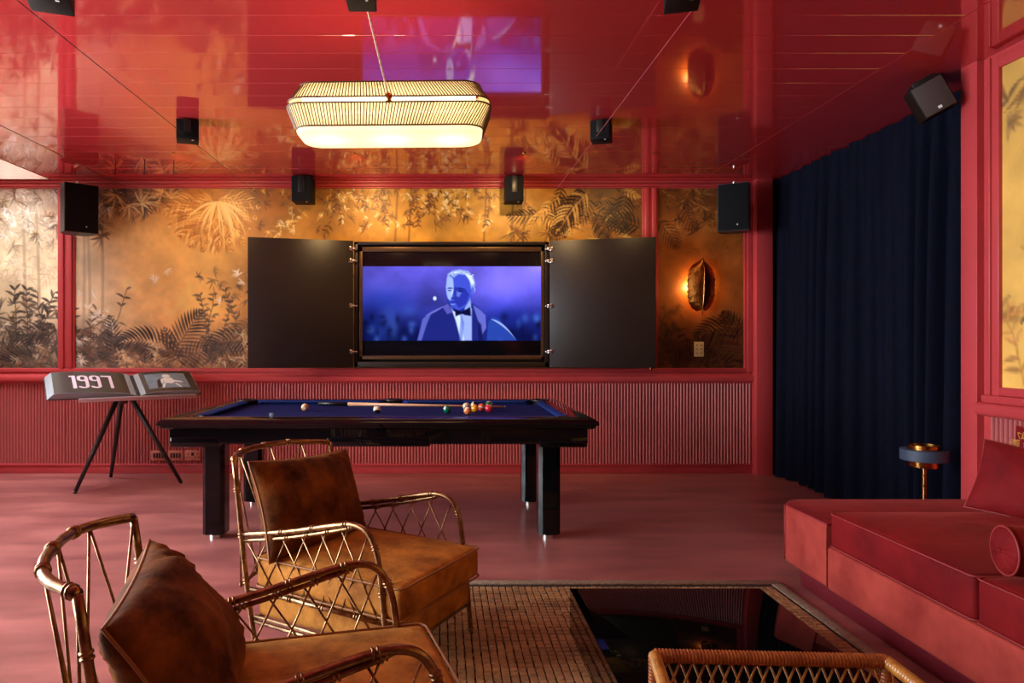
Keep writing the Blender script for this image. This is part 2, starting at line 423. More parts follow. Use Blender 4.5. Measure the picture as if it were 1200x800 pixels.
cv.C = T*(1-ss(.02, .34, v))+Mi*ss(.02, .34, v); cv.C = cv.C*(1-ss(.6, .98, v))+Bo*ss(.6, .98, v)
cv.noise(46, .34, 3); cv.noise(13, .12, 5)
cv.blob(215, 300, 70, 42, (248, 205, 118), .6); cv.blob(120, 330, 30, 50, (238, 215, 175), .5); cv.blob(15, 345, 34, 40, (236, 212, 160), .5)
DK = [(52,46,40), (66,58,50), (44,38,34), (84,70,56)]; BR = [(92,66,44), (110,78,48), (74,52,36), (130,94,58)]
PALE = [(238,226,204), (250,240,220), (214,196,168), (180,160,134)]; GOLD = [(236,180,84), (250,205,120), (214,150,60)]
AMB = [(120,70,24), (90,50,16), (150,92,34), (60,32,12)]; CREAM = [(255,236,190), (248,214,150)]
# faint trunks
for x_ in (28, 45, 96, 104, 118): cv.stroke((x_, 436), (x_+4, 330), (x_+random.uniform(-6, 6), 216), 1.8, (150,125,96), .4, 9, taper=False)
for x_ in (462, 478, 566, 598, 612): cv.stroke((x_, 300), (x_+2, 260), (x_+4, 216), 1.2, (120,72,26), .5, 5, taper=False)
# upper left thicket, pale and grey
for i in range(120): star(cv, random.uniform(-30, 72), random.uniform(216, 290)-random.random()*10, random.uniform(6, 12), random.choice([PALE, BR, PALE, [(150,130,106)]]), 6, 1.3, .62)
for i in range(60): star(cv, random.uniform(-30, 72), random.uniform(285, 330), random.uniform(5, 10), [(180,156,126), (160,134,104), (240,226,200)], 5, 1.1, .4)
for i in range(60): star(cv, random.uniform(108, 200), random.uniform(214, 246), random.uniform(8, 17), random.choice([BR, [(190,140,90), (230,180,110)], DK]), 7, 1.5, .7)
for i in range(16): star(cv, random.uniform(108, 128), random.uniform(225, 285), random.uniform(7, 13), random.choice([BR, DK, PALE]), 6, 1.4, .6)
for (x_, y_) in ((135,228), (150,240), (165,238), (190,226), (200,232)): star(cv, x_, y_, 16, [(240,205,140), (220,170,100)], 8, 1.4, .9)
# the large golden palm crown
for k, an in enumerate(np.linspace(150, 395, 17)):
    L_ = 64 if an < 300 else 54
    th = rad(an); ex = 255+math.cos(th)*L_*1.15; ey = 234-math.sin(th)*L_*.95+10
    if ey < 222: ey = 222+random.uniform(0, 6)
    frond(cv, 252, 233, an+(24 if an < 270 else -24), L_, (46 if an < 270 else -46)*(1 if an != 270 else 0), [(240,180,88), (252,214,130), (205,140,60), (180,112,44)], 18, .3, 1.4, .8)
for k in range(22):
    an = random.uniform(190, 350); L_ = random.uniform(30, 58); c = jit((252, 220, 140), 10); th = rad(an)
    cv.stroke((254, 236), (254+math.cos(th)*L_*.6, 236-math.sin(th)*L_*.3), (254+math.cos(th)*L_*.8, 238-math.sin(th)*L_), 1.1, c, .9, 9)
# top middle blossom branches
for i in range(150):
    x_ = random.uniform(300, 600); y_ = 216+abs(random.gauss(0, 24)); star(cv, x_, y_, random.uniform(4, 8), random.choice([AMB, AMB, BR, GOLD]), 6, 1.1, .65)
for (x_, y_, n_) in ((337,262,7), (330,270,5), (345,255,5), (425,236,9), (412,228,7), (440,230,6), (520,228,8), (528,238,10), (515,246,6), (438,258,6), (540,222,6), (455,262,5), (395,250,5), (490,236,6), (548,250,6), (575,262,5)):
    for j in range(n_):
        star(cv, x_+random.gauss(0, 8), y_+random.gauss(0, 5), random.uniform(3, 6), CREAM+GOLD, 5, 1.0, .9)
for i in range(14): sprig(cv, random.uniform(300, 620), random.uniform(218, 236), random.uniform(230, 310), random.uniform(20, 44), AMB, 7, 6, 1.0, .7)
# upper right: big light & dark fronds
for i in range(26):
    x_ = random.uniform(628, 745); y_ = random.uniform(222, 278); an = random.uniform(180, 330)
    frond(cv, x_, y_-14, an, random.uniform(22, 46), random.uniform(-50, 50), random.choice([[(84,50,18), (60,34,12)], [(240,190,96), (222,160,70)], [(50,28,12), (110,66,24)]]), 12, .34, 1.4, .85)
for i in range(26): star(cv, random.uniform(600, 750), random.uniform(220, 280), random.uniform(7, 14), random.choice([AMB, GOLD, AMB]), 7, 1.5, .75)
frond(cv, 752, 268, 150, 40, 30, [(40,22,10), (60,34,14)], 13, .5, 1.7, .95); frond(cv, 735, 226, 250, 46, 30, [(40,22,10), (70,40,16)], 13, .4, 1.6, .9)
frond(cv, 690, 224, 215, 60, 40, [(48,28,12), (236,184,92)], 16, .34, 1.5, .9)
# lower left thicket
for i in range(100): star(cv, random.uniform(-34, 72), 352+random.random()**.7*82, random.uniform(8, 17), random.choice([DK, DK, BR]), 6, 1.7, .8)
for i in range(14): star(cv, random.uniform(-34, 72), random.uniform(370, 432), random.uniform(4, 8), PALE[2:], 5, 1.2, .75)
for x_ in (34, 48, 58, 20): sprig(cv, x_, 400, random.uniform(75, 105), 60, DK, 9, 12, 1.5, .85)
frond(cv, -12, 425, 60, 60, -90, DK, 16, .4, 1.7, .9); frond(cv, 70, 392, 160, 50, 50, DK, 12, .4, 1.5, .8)
for i in range(46): star(cv, random.uniform(88, 140), 372+random.random()**.7*62, random.uniform(8, 15), random.choice([DK, BR]), 6, 1.6, .75)
for x_ in (96, 112, 124, 100): sprig(cv, x_, 425, random.uniform(70, 110), random.uniform(60, 90), BR+DK, 9, 11, 1.3, .75)
for (x_, y_) in ((100,345), (98,362), (120,368), (124,376), (108,374), (94,396), (95,420), (135,384)):
    for j in range(3): star(cv, x_+random.gauss(0, 4), y_+random.gauss(0, 4), random.uniform(4, 7), [PALE[0], PALE[2]], 5, 1.1, .85)
frond(cv, 210, 424, 128, 84, 78, DK, 26, .34, 1.8, .95)          # arching to the left
frond(cv, 132, 430, 80, 60, 30, DK, 16, .3, 1.4, .8)
frond(cv, 200, 420, 62, 66, -10, DK+BR, 22, .42, 1.6, .92); frond(cv, 206, 425, 30, 60, -20, DK+BR, 18, .36, 1.5, .85)
frond(cv, 200, 424, 92, 40, 20, BR, 14, .4, 1.4, .8)
frond(cv, 296, 402, 160, 60, 60, DK, 20, .4, 1.6, .92); frond(cv, 296, 428, 150, 50, 40, DK+BR, 18, .4, 1.5, .85)
frond(cv, 298, 376, 200, 40, 40, BR, 14, .36, 1.2, .6)
for i in range(60): star(cv, random.uniform(140, 300), 398+random.random()**.6*36, random.uniform(6, 12), random.choice([BR, DK, BR]), 6, 1.4, .6)
for (x_, y_) in ((142,412), (150,418), (178,400), (186,404), (180,414), (188,422), (140,426), (284,392), (286,404), (282,420), (262,424)):
    for j in range(4): star(cv, x_+random.gauss(0, 4), y_+random.gauss(0, 3), random.uniform(4, 7), [(232,205,155), (210,172,115), (180,140,90)], 4, 1.1, .85)
for x_ in (248, 262, 240, 275): sprig(cv, x_, 410, random.uniform(75, 105), random.uniform(40, 90), BR+DK, 10, 8, 1.3, .7)
for i in range(22): star(cv, random.uniform(225, 292), random.uniform(315, 380), random.uniform(4, 8), random.choice([BR, DK]), 5, 1.3, .55)
for (x_, y_) in ((180,325), (184,328), (195,317), (278,320), (284,330), (280,322), (258,352)): star(cv, x_, y_, 6, PALE[:2], 6, 1.1, .9)
# right panel
for i in range(46): star(cv, random.uniform(768, 872), 216+random.random()**1.4*58, random.uniform(6, 12), random.choice([AMB, [(60,30,12), (84,46,18)], [(170,108,48)]]), 6, 1.4, .7)
frond(cv, 770, 258, 320, 40, -30, [(70,38,16), (96,54,22)], 12, .4, 1.4, .7); frond(cv, 800, 240, 290, 34, 20, [(80,44,18)], 12, .4, 1.3, .6)
for i in range(24): star(cv, random.uniform(768, 872), random.uniform(262, 300), random.uniform(5, 9), [(140,80,32), (120,66,26)], 5, 1.1, .5)
for i in range(40): star(cv, random.uniform(768, 800), random.uniform(380, 432), random.uniform(7, 13), [(60,30,14), (84,44,18), (110,62,26)], 6, 1.5, .7)
for (x_, y_, a_, L_, b_) in ((868,420,150,74,70), (870,400,160,50,50), (868,436,120,60,40), (800,436,100,44,50), (850,440,100,56,30), (872,384,170,60,50), (770,400,20,40,-60), (786,436,60,40,-40), (876,430,100,70,30), (830,440,80,30,0)):
    frond(cv, x_, y_, a_, L_, b_, [(54,26,12), (72,36,16), (92,48,20)], 18, .42, 1.8, .92)
for i in range(12): star(cv, random.uniform(776, 800), random.uniform(358, 372), 6, [(110,62,26)], 5, 1.2, .6)

# ---------------------------------------------------------------- structure
YB = 6.70; ZC = 2.86; XL = -4.60; XR = 2.99; XRC = 3.34; YF = -2.6; YCOL = 3.93
structure(MB().box(XL-.3, XRC+.3, YF-.2, YB+.3, -.12, 0).build('floor', M['floor']))
wb = structure(MB().box(XL-.2, XRC+.2, YB, YB+.15, 0, ZC+.02).build('wall_back', M['paint']))
def slice_cv(xa, xb, ya, yb):
    sl = cv.box(xa, xb, ya, yb); return cv.C[sl]
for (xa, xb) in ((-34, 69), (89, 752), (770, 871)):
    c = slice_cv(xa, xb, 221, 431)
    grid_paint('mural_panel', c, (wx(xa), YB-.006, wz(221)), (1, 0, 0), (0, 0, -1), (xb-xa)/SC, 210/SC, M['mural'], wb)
# mouldings: stepped profile frames
def hmould(x0, x1, z0, z1, y_, dep, name='moulding', parent=wb, steps=((0, 1, 1),)):
    mb = MB()
    for (a, b, k) in steps: mb.bbox(x0, x1, y_-dep*k, y_+.005, z0+(z1-z0)*a, z0+(z1-z0)*b, b=min(.008, (z1-z0)*(b-a)*.3))
    return mb.build(name, M['paint'], parent, auto=40)
ST = ((0, .14, .55), (.12, .40, 1), (.38, .62, .6), (.60, .88, 1), (.86, 1, .55))
hmould(XL, 3.04, wz(221), ZC, YB, .045, 'crown_moulding', steps=((0, .22, .5), (.2, .5, 1), (.48, .7, .55), (.68, 1, 1.1)))
hmould(XL, 3.04, wz(440), wz(431), YB, .035, 'frame_moulding', steps=((0, .5, .6), (.45, 1, 1)))
mb = MB()
prof = [(YB, wz(449)), (YB-.02, wz(449)), (YB-.03, wz(447.5)), (YB-.062, wz(446)), (YB-.07, wz(443)), (YB-.062, wz(440.5)), (YB-.035, wz(439.5)), (YB-.03, wz(438)), (YB, wz(438))]
mb.prism(prof, 'x', XL, 3.04); mb.build('chair_rail', M['paint'], wb, auto=50)
def vmould(x0, x1, z0, z1, y_, dep, name='frame_moulding', steps=ST):
    mb = MB()
    for (a, b, k) in steps: mb.bbox(x0+(x1-x0)*a, x0+(x1-x0)*b, y_-dep*k, y_+.005, z0, z1, b=min(.006, (x1-x0)*(b-a)*.3))
    return mb.build(name, M['paint'], wb, auto=40)
vmould(wx(69), wx(89), wz(431), wz(221), YB, .045)
vmould(wx(752), wx(770), wz(431), wz(221), YB, .045)
vmould(wx(871), wx(880), wz(436), wz(219), YB, .045, steps=((0, .35, .6), (.3, 1, 1)))
MB().bbox(wx(880), wx(899), YB-.12, YB, 0, ZC, b=.006).build('pilaster', M['paint'], wb, auto=40)
# fluted wainscot in panels of about 0.95 m
def fluted(x0, x1, z0, z1, pitch=.0302, dep=.014):
    mb = MB(); n = max(1, round((x1-x0)/pitch)); p = (x1-x0)/n; k = []
    for i in range(n):
        for (u, q) in ((0, 0), (.12, 0), (.2, .55), (.35, .92), (.5, 1), (.65, .92), (.8, .55), (.88, 0)):
            k.append((x0+(i+u)*p, q*dep))
    k.append((x1, 0))
    vs = []; fs = []
    for (x, q) in k: vs += [(x, -q, z0), (x, -q, z1)]
    for i in range(len(k)-1): fs.append((2*i, 2*i+2, 2*i+3, 2*i+1))
    mb.add(vs, fs); return mb
X0 = wx(-34); seams = [X0]+[wx(s_) for s_ in (78, 190, 302, 416, 525, 640, 752)]+[3.04]
for a, b in zip(seams[:-1], seams[1:]):
    o = fluted(a+.0015, b-.0015, wz(543), wz(449)).build('fluted_panel', M['fluted'], wb, smooth=False); o.location = (0, YB-.006, 0); stuff(o)
mb = MB(); mb.bbox(XL, 3.04, YB-.022, YB+.01, 0, wz(545), b=.004); mb.bbox(XL, 3.04, YB-.034, YB+.01, wz(545.2), wz(542.6), b=.006)
structure(mb.build('baseboard_back', M['paint'], auto=40))
# wall behind the curtain, column return and right wall
structure(MB().box(XRC, XRC+.15, YCOL-.3, YB+.15, 0, ZC+.02).build('wall_recess', M['paint']))
wr = structure(MB().box(XR+.04, XR+.5, YF-.1, 3.81, 0, ZC+.02).build('wall_right', M['paint']))
mb = MB(); mb.bbox(XR, XR+.36, 3.81, YCOL, 0, ZC, b=.004); mb.build('column', M['paint'], wr, auto=40)
FY = 3.737
# right-wall frame, mural, rail and fluting
mb = MB(); mb.bbox(XR, XR+.05, FY-.075, FY, .9, 2.83, b=.006); mb.bbox(XR-.012, XR+.05, FY-.03, FY-.006, .9, 2.83, b=.006); mb.build('frame_moulding', M['paint'], wr, auto=40)
mb = MB(); mb.bbox(XR+.003, XR+.05, YF, FY-.004, 2.76, 2.828, b=.006); mb.build('frame_moulding', M['paint'], wr, auto=40)
mb = MB(); mb.bbox(XR+.003, XR+.05, YF, FY-.004, 1.00, 1.045, b=.006); mb.bbox(XR-.025, XR+.05, YF, FY+.02, .955, 1.0, b=.012); mb.bbox(XR-.05, XR+.05, YF, FY+.045, .885, .957, b=.022, seg=4)
mb.build('chair_rail', M['paint'], wr, auto=40)
cr = Canvas(0, 520, 0, 140, 1)
cr.C[:] = (236, 186, 92); cr.noise(60, .3, 11); cr.noise(16, .1, 12)
for i in range(70): star(cr, random.uniform(0, 520), random.uniform(0, 26), random.uniform(5, 10), BR, 6, 1.5, .7)
for i in range(60): star(cr, random.uniform(0, 520), random.uniform(96, 140), random.uniform(6, 12), random.choice([BR, [(170,110,50)]]), 6, 1.5, .7)
for i in range(26): sprig(cr, random.uniform(0, 520), 138, random.uniform(70, 110), random.uniform(30, 110), [(190,130,60), (150,100,50)], 10, 9, 1.3, .7)
sprig(cr, 12, 40, 330, 20, DK, 5, 4, 1.2, .9); sprig(cr, 10, 112, 60, 26, DK, 5, 5, 1.1, .8)
for i in range(14): frond(cr, random.uniform(0, 520), 130, random.uniform(50, 130), 50, 40, BR, 14, .4, 1.5, .6)
grid_paint('mural_panel', cr.C, (XR+.02, FY-.075, 2.76), (0, -1, 0), (0, 0, -1), FY-.075-YF, 1.72, M['mural'], wr)
o = fluted(0, FY+.0-YF, .1, .885).build('fluted_panel', M['fluted'], wr); o.location = (XR+.022, FY, 0); o.rotation_euler = (0, 0, -PI/2); stuff(o)
structure(MB().bbox(XR-.0, XR+.04, YF, FY, 0, .1, b=.004).build('baseboard_right', M['paint'], auto=40))
structure(MB().box(XL-.2, XRC+.2, YF-.15, YF, 0, ZC+.02).build('wall_front', M['darkplaster']))
# left wall with three tall windows
wl = MB(); wins = [(.5, 1.9), (2.0, 3.4), (3.5, 4.9)]
ys = [YF]+[q for a in wins for q in a]+[YB+.15]
for i in range(0, len(ys), 2): wl.box(XL-.15, XL, ys[i], ys[i+1], 0, ZC+.02)
for (a, b) in wins: wl.box(XL-.15, XL, a, b, 0, .4); wl.box(XL-.15, XL, a, b, 2.6, ZC+.02)
structure(wl.build('wall_left', M['plaster']))
def glass_mat():
    m = bpy.data.materials.new('clear_window_glass'); m.use_nodes = True; N = m.node_tree.nodes; L = m.node_tree.links; N.remove(N['Principled BSDF'])
    t = N.new('ShaderNodeBsdfTransparent'); g = N.new('ShaderNodeBsdfGlossy'); g.inputs['Roughness'].default_value = .02; mx = N.new('ShaderNodeMixShader')
    f = N.new('ShaderNodeFresnel'); f.inputs[0].default_value = 1.45; L.new(f.outputs[0], mx.inputs[0]); L.new(t.outputs[0], mx.inputs[1]); L.new(g.outputs[0], mx.inputs[2])
    L.new(mx.outputs[0], N['Material Output'].inputs[0]); return m
M['glass'] = glass_mat()
for i, (a, b) in enumerate(wins):
    mb = MB()
    for (p, q, r, s_) in ((a, a+.06, .4, 2.6), (b-.06, b, .4, 2.6), (a, b, .4, .46), (a, b, 2.54, 2.6), ((a+b)/2-.02, (a+b)/2+.02, .4, 2.6), (a, b, 1.7, 1.74)):
        mb.box(XL-.1, XL-.04, p, q, r, s_)
    f = structure(mb.build('window_%d' % (i+1), M['paint'])); MB().box(XL-.075, XL-.069, a+.05, b-.05, .45, 2.55).build('pane', M['glass'], f)
# ceiling with roof light on the left, individually laid lacquer boards
SKX = -3.78; SKY0 = 3.9
cl = MB(); cl.box(SKX, XRC+.3, YF-.1, YB+.15, ZC+.014, ZC+.12); cl.box(XL-.2, SKX, YF-.1, SKY0, ZC+.014, ZC+.12); cl.box(XL-.2, SKX, YB-.07, YB+.15, ZC+.014, ZC+.12)
ceil = structure(cl.build('ceiling', M['paint']))
BX0, BX1 = -3.2, 2.53
k = 0; y = 3.288+.215*13; ylist = []
edges = [6.2]
while y > YF: edges.append(y); y -= .215
edges.append(YF)
shared = {}
for a, b in zip(edges[1:], edges[:-1]):
    wdt = round(b-a, 4)
    if wdt not in shared:
        o = MB().bbox(BX0+.001, BX1-.001, .0006, wdt-.0003, 0, .016, b=.0018, seg=1).build('ceiling_board', M['ceil'], ceil); shared[wdt] = o.data
    else: o = link('ceiling_board', shared[wdt], None, ceil)
    o.location = (0, a, ZC)
for (x0, x1, y0, y1) in ((BX1, XRC, YF, YB), (SKX, BX0, YF, YB), (BX0, BX1, 6.2, YB), (XL, SKX, YF, SKY0)):
    MB().bbox(x0+.002, x1-.002, y0+.002, y1-.001, ZC, ZC+.016, b=.003, seg=1).build('ceiling_border', M['ceil'], ceil)
mb = MB()
for (a, b, c, d) in ((SKX-.02, SKX, SKY0, YB), (XL, XL+.02, SKY0, YB), (XL, SKX, SKY0, SKY0+.02), (XL, SKX, YB-.1, YB-.07)): mb.box(a, b, c, d, ZC, ZC+.3)
sk = structure(mb.build('window_4', M['plaster'])); MB().box(XL, SKX-.0, SKY0, YB-.07, ZC+.25, ZC+.256).build('pane', M['glass'], sk)
for yy in (4.8, 5.7): MB().box(XL, SKX, yy, yy+.04, ZC+.2, ZC+.24).build('glazing_bar', M['paint'], sk)

# ---------------------------------------------------------------- curtain
def curtain():
    mb = MB(); n = 420; m = 14; y0, y1 = YCOL+.02, YB-.02
    ph = [random.uniform(0, 6.28) for _ in range(8)]
    for j in range(m+1):
        t = j/m; z = .012+(ZC-.02)*t
        for i in range(n+1):
            u = i/n; yy = y0+(y1-y0)*u
            yw = yy+.03*(1-t)*math.sin(yy*3.1+ph[0])
            f = yw*2*PI/.19+1.3*math.sin(yw*4.3+ph[1])+.8*math.sin(yw*9.7+ph[2])
            A = .044+.020*math.sin(yw*5.1+ph[3])+.014*(1-t); A *= 1-.6*t**6
            s_ = math.sin(f); x = 3.24-A*(math.copysign(abs(s_)**.7, s_))-.018*math.sin(yw*6+ph[4])*(1-t)
            mb.v.append((x, yy, z))
    for j in range(m):
        for i in range(n):
            a = j*(n+1)+i; mb.f.append((a, a+1, a+n+2, a+n+1))
    o = mb.build('curtain', M['curtain'], smooth=True)
    tag(o, 'floor-to-ceiling dark navy velvet curtain hanging in deep folds on the right', 'curtain')
curtain()

# ---------------------------------------------------------------- cabinet + television
cab = thing('television_cabinet', 'dark brown wall cabinet with both doors folded open around the screen', 'cabinet', (wx(529), YB, 0))
D0 = .12; yf = -D0; sc2 = 800/(YB-D0)
cx = wx(529)
def lx(x): return (x-517)/sc2-cx
def lz(y): return CAMZ-(y-400)/sc2
L_, R_, T_, B_ = lx(415), lx(643), lz(283), lz(430)
mb = MB(); th = .045
mb.bbox(L_, R_, yf, -.0, T_-.03, T_, b=.003); mb.bbox(L_, R_, yf, 0, B_, B_+.05, b=.003); mb.bbox(L_, L_+.035, yf, 0, B_, T_, b=.003); mb.bbox(R_-.035, R_, yf, 0, B_, T_, b=.003); mb.box(L_, R_, -.01, -.007, B_, T_)
mb.build('carcass', M['door'], cab, auto=40)
mb = MB(); i0, i1, j1, j0 = lx(421), lx(638), lz(289), lz(421)
mb.bbox(i0, i1, yf+.012, yf+.03, j1-.045, j1, b=.002); mb.bbox(i0, i0+.03, yf+.012, yf+.03, j0, j1, b=.002); mb.bbox(i1-.03, i1, yf+.012, yf+.03, j0, j1, b=.002); mb.bbox(i0, i1, yf+.012, yf+.03, j0, j0+.03, b=.002)
o = mb.build('inner_frame', mat('bronze_trim', S(92, 66, 42), .35, .5, noise_amt=.1), cab, auto=40); o['label'] = 'bronze-toned inner surround'
for sd in (-1, 1):
    hx = L_ if sd < 0 else R_
    dm = MB(); wdt = .975; dm.bbox(0, sd*wdt, -.012, .012, B_, T_+.004, b=.002)
    d = dm.build('door', M['door'], cab, auto=40); d.location = (hx+sd*.008, yf-.016, 0); d.rotation_euler = (0, 0, rad(-14.6*sd)*1.0 if sd > 0 else rad(14.6))
    for py in (292, 306, 358.5, 412):
        z = lz(py); hm = MB()
        hm.bbox(sd*.004, sd*.038, -.02, -.011, z-.022, z+.022, b=.003); hm.box(sd*.006, sd*.034, -.024, -.018, z+.004, z+.013); hm.box(sd*.006, sd*.034, -.024, -.018, z-.013, z-.004)
        hm.bbox(-sd*.04, sd*.01, -.022, -.012, z-.009, z+.009, b=.003); hm.lathe([(.006, -.014), (.006, .014)], 8, Matrix.Translation((-sd*.012, -.016, z)))
        hm.build('hinge', M['chrome'], d, auto=40)
    if sd > 0:
        MB().lathe([(.01, 0), (.014, .01), (.006, .03), (.016, .045), (.0, .05)], 10, Matrix.Translation((wdt-.05, -.01, B_-.005)) @ Matrix.Rotation(PI/2, 4, 'X')).build('door_knob', M['brass'], d, smooth=True)
tv = thing('television', 'wide flat television showing a man in a dinner jacket under blue light', 'television', (cx, YB-.02, 0))
sct = 800/(YB-.1)
def tx(x): return (x-517)/sct-cx
def tz(y): return CAMZ-(y-400)/sct
MB().bbox(tx(422), tx(637.5), -.075, -.03, tz(418), tz(292), b=.004).build('casing', mat('glossy_black_bezel', (.004, .004, .006), .12, noise_amt=.1), tv, auto=40)
MB().box(tx(424), tx(636), -.0775, -.075, tz(417.2), tz(416.2)).build('chrome_strip', M['chrome'], tv)
# the picture
tc_ = Canvas(425, 634, 312, 399, 2.0)
g = np.clip((tc_.Y-312)/87, 0, 1)[..., None]; h = np.clip((tc_.X-425)/209, 0, 1)[..., None]
tc_.C = np.array((100, 90, 225))*(1-g)+np.array((18, 34, 130))*g
tc_.C = tc_.C*(1-.25*(1-h))+np.array((120, 100, 235))*.22*h*(1-g)
tc_.noise(40, .35, 21)
for (x_, y_, rx, ry, c, a) in ((450,338,30,16,(112,104,235),.5), (590,332,40,18,(140,124,245),.6), (520,330,20,14,(90,84,215),.4), (452,350,30,14,(20,50,160),.5), (470,392,60,16,(8,12,60),.8), (610,392,40,22,(8,12,60),.8),
      (600,372,30,12,(20,34,130),.6), (436,378,20,22,(10,20,90),.7), (455,372,10,12,(60,90,190),.5), (448,388,9,12,(50,80,180),.5), (480,364,10,7,(60,100,210),.4), (462,385,5,12,(70,110,200),.4)):
    tc_.blob(x_, y_, rx, ry, c, a)
for i in range(50): tc_.blob(random.choice([random.uniform(426, 486), random.uniform(578, 634)]), random.uniform(370, 399), random.uniform(2, 5), random.uniform(2, 6), random.choice([(8,12,50), (70,110,210), (20,34,110), (6,8,40)]), .5)
tc_.blob(509.5, 349.5, 2.2, 2.6, (205,225,255), 1, 6)
JK = (28, 36, 120)
# second figure behind, right
tc_.poly([(570,399), (572,378), (577,371), (584,373), (590,380), (596,388), (606,399)], (40,70,170), .9); tc_.stroke((576,374), (590,378), (604,397), 1.2, (170,195,250), .8, 8)
tc_.poly([(489,399), (493,385), (497,371), (505,366), (519,359), (525,354), (532,362), (548,362), (553,355), (562,361), (569,369), (571,382), (569,399)], JK)
tc_.poly([(489,399), (495,374), (499,370), (505,368), (500,380), (494,399)], (110,120,215), .7)
tc_.stroke((499,370), (510,364), (524,357), 1.2, (120,120,215), .8, 8)
tc_.poly([(519,360), (525,355), (530,366), (524,368)], (112,104,205), .7)
tc_.poly([(554,357), (562,362), (569,369), (570,384), (565,392), (560,375)], (120,124,225), .75)
tc_.poly([(560,376), (564,380), (566,399), (561,399)], (16,20,80), .8)
tc_.poly([(527,356), (536,370), (541,399), (553,399), (553,362), (550,354)], (150,170,240), 1)
tc_.poly([(527,356), (531,354), (540,372), (544,399), (540,399), (534,376)], (215,235,255), .9)
tc_.poly([(540,366), (544,378), (542,399), (538,399)], (80,100,200), .6)
# neck, face
tc_.poly([(525,338), (524,352), (531,364), (540,368), (550,362), (552,350), (552,335)], (24,40,140))
tc_.poly([(546,350), (551,342), (552,358), (544,366)], (170,195,250), .8)
tc_.poly([(523.5,330), (524,322), (527,318), (536,316), (546,317), (553,323), (556,332), (554,342), (550,352), (545,360), (537,364), (530,360), (526,353), (523,344), (522.5,338)], (62,78,205))
tc_.poly([(523.5,345), (522.5,336), (524,325), (528,323), (531,327), (532,338), (530,345), (528,352), (525,350)], (170,195,250), .85)
tc_.poly([(532,336), (545,338), (550,345), (546,356), (538,361), (532,352)], (36,46,160), .85)
tc_.poly([(535,341), (541,343), (538,348), (535,347)], (110,130,225), .8)
tc_.stroke((524,338), (528,336.5), (532,338.5), .8, (20,26,100), .8, 5); tc_.stroke((536,337.5), (540,337), (545,339.5), .8, (20,26,100), .8, 5)
tc_.stroke((525,340.6), (527,340), (530,341), .6, (14,18,80), .9, 4); tc_.stroke((537,341), (540,340.5), (543,341.5), .6, (14,18,80), .9, 4)
tc_.stroke((531,338), (529.5,344), (529,348), .7, (200,220,255), .9, 5); tc_.stroke((529,349), (531,350), (533,348.5), .6, (20,26,110), .9, 4)
tc_.stroke((527,354), (530,353.2), (535,354.2), .7, (20,26,110), .9, 5); tc_.stroke((528,356.2), (531,357), (534,356), .6, (150,175,245), .7, 4)
tc_.poly([(523.5,330), (524.5,321), (530,317), (539,315.4), (549,317.5), (555,324), (557,333), (555,340), (552,338), (550,328), (545,322), (537,321), (532,325), (528,323)], (150,175,225), .95)
for i in range(26):
    x_ = random.uniform(526, 554); y_ = 317+abs(x_-539)*.25+random.uniform(0, 4); tc_.stroke((x_, y_), (x_+1, y_-1), (x_+2.4, y_), .5, random.choice([(240,246,255), (200,215,240), (70,80,170)]), .8, 3)
tc_.poly([(544,319), (552,323), (556,331), (553,334), (549,326)], (232,242,255), .8)
tc_.poly([(553,336), (557,336.5), (556,343), (552,345)], (90,100,215), 1); tc_.stroke((555,336), (557.5,338), (556,343), .5, (190,205,255), .8, 4)
tc_.poly([(533,362), (541,365), (551,360), (552,370), (545,369), (541,367.5), (534,370.5)], (10,14,56), 1)
grid_paint('screen', tc_.C, (tx(425), -.0765, tz(312)), (1, 0, 0), (0, 0, -1), 209/sct, 87/sct, emat('screen_picture', (1, 1, 1), 1.15, True), tv)

# ---------------------------------------------------------------- pool table
PT = thing('pool_table', 'black lacquered pool table with navy blue cloth and square legs', 'table', (-.386, 4.92, 0))
hw, hd = 1.352, .76
def ring(x1, y1, x0, y0, prof, name, m, parent, smooth=40):
    """rectangular ring swept with profile [(t, z)] t=0 inner edge .. 1 outer edge"""
    mb = MB(); n = len(prof); vs = []
    for (sx, sy) in ((-1, -1), (1, -1), (1, 1), (-1, 1)):
        for (t, z) in prof: vs.append((sx*(x0+(x1-x0)*t), sy*(y0+(y1-y0)*t), z))
    fs = []
    for c in range(4):
        for i in range(n): fs.append((c*n+i, ((c+1) % 4)*n+i, ((c+1) % 4)*n+(i+1) % n, c*n+(i+1) % n))
    mb.add(vs, fs); return mb.build(name, m, parent, auto=smooth)
ring(hw, hd, hw-.16, hd-.16, [(0, .74), (0, .812), (.12, .818), (.62, .820), (.86, .812), (.96, .800), (1, .786), (.98, .776), (.9, .772), (.88, .762), (.8, .752)], 'rail_frame', M['black'], PT, 30)
ring(hw-.06, hd-.06, hw-.14, hd-.14, [(0, .64), (0, .76), (1, .76), (1, .665), (.9, .655)], 'apron', M['black'], PT, 30)
for sx in (-1, 1):
    for sy in (-1, 1): MB().bbox(sx*(hw-.06), sx*(hw-.36), sy*(hd-.055), sy*(hd-.16), .635, .70, b=.012).build('corner_block', M['black'], PT, auto=40)
MB().bbox(-.32, .32, -(hd-.055), -(hd-.2), .64, .70, b=.01).build('ball_return', M['black'], PT, auto=40)
MB().box(-hw+.1, hw-.1, -hd+.1, hd-.1, .74, .782).build('playing_cloth', M['cloth'], PT)
ci, co = hw-.215, hw-.158
